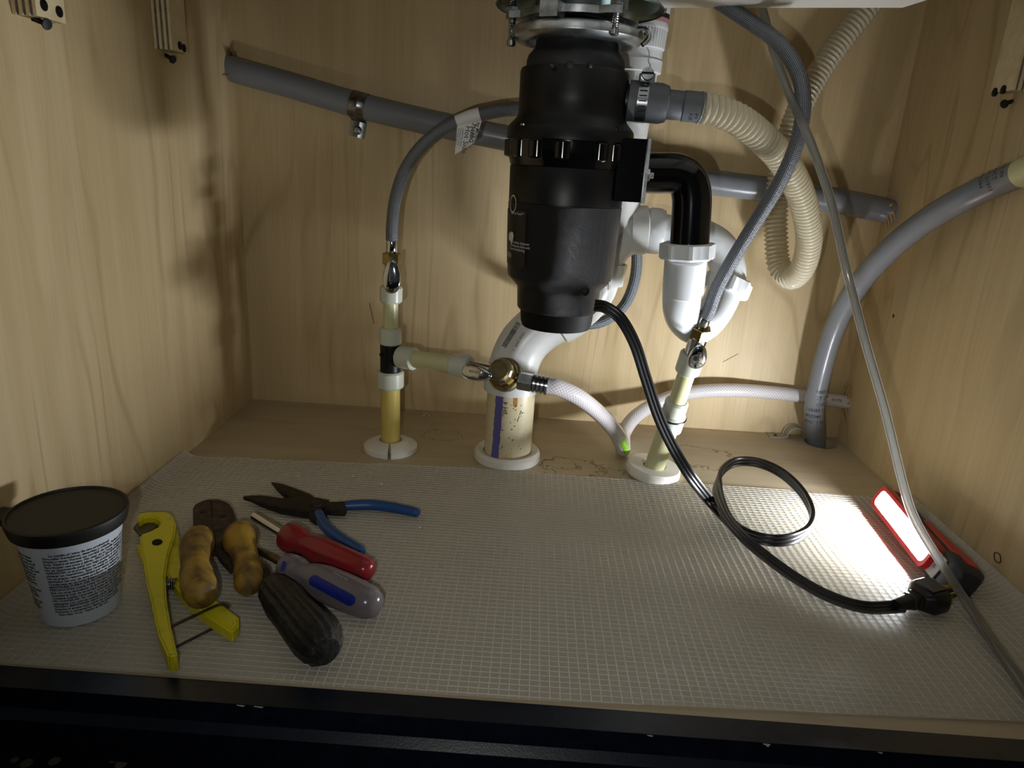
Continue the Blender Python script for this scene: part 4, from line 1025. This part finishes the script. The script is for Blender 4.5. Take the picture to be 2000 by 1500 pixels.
B().tube([PZ(468, 1042, .020), PZ(470, 1058, .020), PZ(478, 1085, .019), PZ(484, 1110, .0185), PZ(485, 1135, .018), PZ(482, 1158, .0175)], [.0135, .0155, .0118, .0112, .0122, .0115, .004], 20, sub=8, n0=(0, 0, 1)).done('grip', 'grip', cr, ang=70)

npx = thing('needle_nose_pliers', 'open needle nose pliers with dark jaws and blue dipped handles', 'pliers', PZ(610, 985, 0))
jb = slab([(474, 964.5), (490, 963), (512, 963.5), (530, 967), (549, 972), (571, 971), (597, 973), (620, 971), (643, 976), (646, 985), (634, 988), (616, 995), (604, 998), (595, 998), (575, 995), (552, 991), (530, 985), (510, 979), (490, 971), (475, 967)], .013, .009, .0009); taper(jb, (474, 965), .055, .009, .2).done('lower_jaw', 'jaw', npx)
jb = slab([(529, 937), (540, 939), (552.5, 942), (580, 953), (606, 964), (614, 970), (613, 976), (596, 978), (578, 974), (565, 968), (552, 959), (540, 949)], .0125, .0085, .0009); taper(jb, (529, 938), .055, .009, .2).done('upper_jaw', 'jaw', npx)
slab([(598, 994), (614, 990), (628, 993), (632, 1002), (630, 1012), (616, 1014), (606, 1008)], .0115, .008, .0012).done('tang', 'jaw', npx)
slab([(628, 980), (650, 979), (676, 978), (676, 996), (655, 996), (632, 994)], .012, .008, .0015).done('tang', 'jaw', npx)
p = PZ(617, 983, .0135); B().lathe(p-Vector((0, 0, .001)), p+Vector((0, 0, .01)), [(0, .007), (.0015, .0065), (.002, .003)], 18).done('rivet', 'jaw', npx)
B().tube([PZ(674, 988, .0085), PZ(700, 986.5, .0085), PZ(730, 986.5, .0085), PZ(765, 991, .0085), PZ(795, 997, .0085), PZ(813, 1001, .0085), PZ(818, 1002.5, .0085)], [.0052, .0056, .0057, .0056, .0053, .005, .0028], 16, sub=6).done('grip', 'blue', npx)
B().tube([PZ(622, 1004, .0085), PZ(629, 1018, .0085), PZ(640, 1033, .0085), PZ(662, 1050, .0085), PZ(685, 1064, .0085), PZ(702, 1074, .0085), PZ(709, 1079, .0085)], [.0055, .0056, .0055, .0053, .005, .0048, .0025], 16, sub=6).done('grip', 'blue', npx)

def driver(A, Bp, prof, name, par, mat, seg=24, flat=None):
    A, Bp = Vector(A), Vector(Bp); L = (Bp-A).length
    if flat:   # fluted section: flat = (lobes, depth, t0, t1)
        d_ = (Bp-A).normalized(); x = Vector((0, 0, 1)); x = (x-d_*x.dot(d_)).normalized(); y = d_.cross(x); R = []
        for t, r in prof:
            k = flat[1] if flat[2] < t < flat[3] else flat[1]*.2
            R.append([A+d_*(t*L)+(x*math.cos(2*PI*j/seg)+y*math.sin(2*PI*j/seg))*r*(1-k+k*math.cos(flat[0]*2*PI*j/seg)) for j in range(seg)])
        return B().ringstrip(R).done(name, mat, par, ang=40)
    return B().lathe(A, Bp, [(t*L, r) for t, r in prof], seg).done(name, mat, par, ang=40)
rd = thing('nut_driver', 'red handled nut driver with a hollow chrome shaft', 'screwdriver', PZ(630, 1080, 0))
ra, rb = PZ(556, 1046, .0155), PZ(727, 1117, .0135)
s0, s1 = PZ(498, 1009, .0125), PZ(562, 1048, .0155); Ls = (s1-s0).length
B().lathe(s0, s1, [(.006, .0034), (0, .0040), (0, .0050), (Ls, .0050)], 20).done('shaft', 'chrome', rd)
driver(ra, rb, [(0, .0105), (.02, .0128), (.08, .0142), (.17, .0136), (.24, .0105), (.29, .0102), (.38, .0125), (.46, .0132), (.75, .0122), (.88, .0114), (.94, .0104), (.975, .0085), (.993, .0055), (1, .002)], 'handle', rd, 'red', 36, (6, .05, .33, .92))
sd = thing('screwdriver', 'smoky clear screwdriver with blue inlays on its handle', 'screwdriver', PZ(650, 1150, 0))
sa, sb = PZ(555, 1104, .0175), PZ(740, 1186, .0155)
B().cyl(PZ(470, 1058, .0065), PZ(565, 1108, .0165), .0031, 16).done('shaft', 'old_shaft', sd)
driver(sa, sb, [(0, .0085), (.01, .0112), (.04, .0122), (.06, .0116), (.08, .0124), (.10, .0116), (.12, .0124), (.14, .0116), (.16, .0122), (.20, .0105), (.25, .0104), (.33, .0138), (.42, .0155), (.6, .0158), (.78, .0154), (.83, .0143), (.9, .0138), (.97, .0105), (1, .004)], 'handle', sd, 'clear_h', 36, (6, .035, .3, .8))
d_ = (sb-sa).normalized(); L = (sb-sa).length
def onhandle(px, py, rr):
    d2 = ray(px, py).normalized(); w = sa-CAM; n_ = d2.cross(d_); 
    # nearest hit of the ray with the handle cylinder of radius rr
    m1 = d2-d_*d2.dot(d_); w1 = w-d_*w.dot(d_); a = m1.dot(m1); bq = m1.dot(w1); cq = w1.dot(w1)-rr*rr; D = max(0, bq*bq-a*cq)
    return CAM+d2*((bq-math.sqrt(D))/a)
u_ = Vector((440, 240)).normalized(); n2 = Vector((-u_.y, u_.x)); c2_ = Vector((480+790/4.687, 980+812/4.687))
R = []
for i in range(33):
    t = -50+100*i/32; w = 11.5*math.sqrt(max(.01, 1-(max(0, abs(t)-40)/10.2)**2))
    R.append([onhandle(c2_.x+u_.x*t+n2.x*w*q/4, c2_.y+u_.y*t+n2.y*w*q/4, .0163) for q in range(-4, 5)])
B().ringstrip(R, closed=False).done('inlay', 'inlay', sd)
b = B(); b.bm.faces.new([b.bm.verts.new(onhandle(x, y, .0128)) for x, y in ((552, 1096), (559, 1097), (556, 1112), (549, 1117), (548, 1108))]); b.done('inlay', 'inlay', sd)
B().text('MADE IN USA', .0022, lambda u, v: onhandle(651+u*2100-v*300, 1119+u*1120-v*2300, .0163)).done('printed_line', 'white_ink', sd)
bk = thing('screwdriver', 'screwdriver with a worn dirty black handle, nearest the front rail', 'screwdriver', PZ(580, 1210, 0))
ba, bb_ = PZ(526, 1140, .0165), PZ(638, 1276, .0185)
B().cyl(PZ(418, 1080, .005), PZ(500, 1112, .0135), .0026, 14).done('shaft', 'old_shaft', bk)
B().lathe(PZ(494, 1105, .013), PZ(528, 1142, .0165), [(0, .004), (.004, .0075), (.018, .0085), (.022, .0075)], 18).done('ferrule', 'rust', bk)
driver(ba, bb_, [(-.02, .006), (.03, .0105), (.12, .0145), (.28, .0168), (.45, .0165), (.6, .0172), (.8, .0178), (.92, .0160), (.985, .011), (1, .004)], 'handle', bk, 'dirty', 60, (12, .045, .1, .93))

# ------------------------------------------------------------------ splinters, knot marks, crumbs
def splint(parent, pts, w, mat='splint'):
    b = B(); a, c = Vector(pts[0]), Vector(pts[1]); b.tube([a, (a+c)/2+Vector((0, -.0008, 0)), c], [w, w*.8, w*.15], 5, sub=3); b.done('splinter', mat, parent)
for x0, y0, x1, y1 in ((446, 106, 443, 88), (458, 110, 455, 96), (462, 110, 459, 100), (452, 108, 446, 92), (447, 146, 441, 152), (470, 112, 484, 106)):
    splint(wl, (PX(x0, y0, .003), PX(x1, y1, .006)), .0014, 'knot' if y1 < 100 and x1 < 450 or x0 == 470 else 'splint')
for x0, y0, x1, y1 in ((1728, 425, 1734, 452), (1733, 422, 1738, 448), (1740, 420, 1743, 440), (1744, 412, 1748, 425), (1738, 402, 1744, 396)):
    splint(wr, (PX(x0, y0, WID-.010), PX(x1, y1, WID-.008)), .0018)
for x0, y0, x1, y1 in ((1640, 772, 1654, 745), (1647, 770, 1660, 742), (1652, 774, 1664, 738), (1656, 778, 1664, 752), (1642, 792, 1647, 830), (1650, 795, 1655, 815), (1656, 790, 1663, 776), (1646, 800, 1652, 850)):
    splint(wr, (PX(x0, y0, WID-.005), PX(x1, y1, WID-.003)), .0014)
b = B(); kc = PX(1948, 1089, WID-.0004)
b.tube([kc+Vector((0, math.cos(t)*.0052+.0006*math.sin(3*t), math.sin(t)*.0045)) for t in [2*PI*i/24 for i in range(25)]], .0006, 6, sub=2).done('knot_ring', 'knot', wr)
kc = PX(1745, 617, WID-.0003); B().lathe(kc, kc-Vector((.001, 0, 0)), [(0, .0026), (.0005, .002), (.0007, .0005)], 9).done('gouge', 'knot', wr)
b = B(); kc = [PY(722, 592, DEP-.0003), PY(727, 615, DEP-.0003), PY(731, 632, DEP-.0003)]; b.tube(kc, .0004, 5, sub=3).done('scratch', 'knot', wb)
b = B(); b.tube([PY(1412, 707, DEP-.0003), PY(1442, 691, DEP-.0003)], .0003, 5, sub=3).done('scratch', 'knot', wb)
for x, y in ((832, 808), (838, 812), (828, 811), (690, 930), (820, 1030), (745, 945)):
    p = PZ(x, y, .0012 if y < 900 else .003); B().lathe(p, p+Vector((0, 0, 1)), [(0, .0018), (.0006, .0014), (.0009, .0004)], 7).done('paint_fleck', 'white_ink', floor)
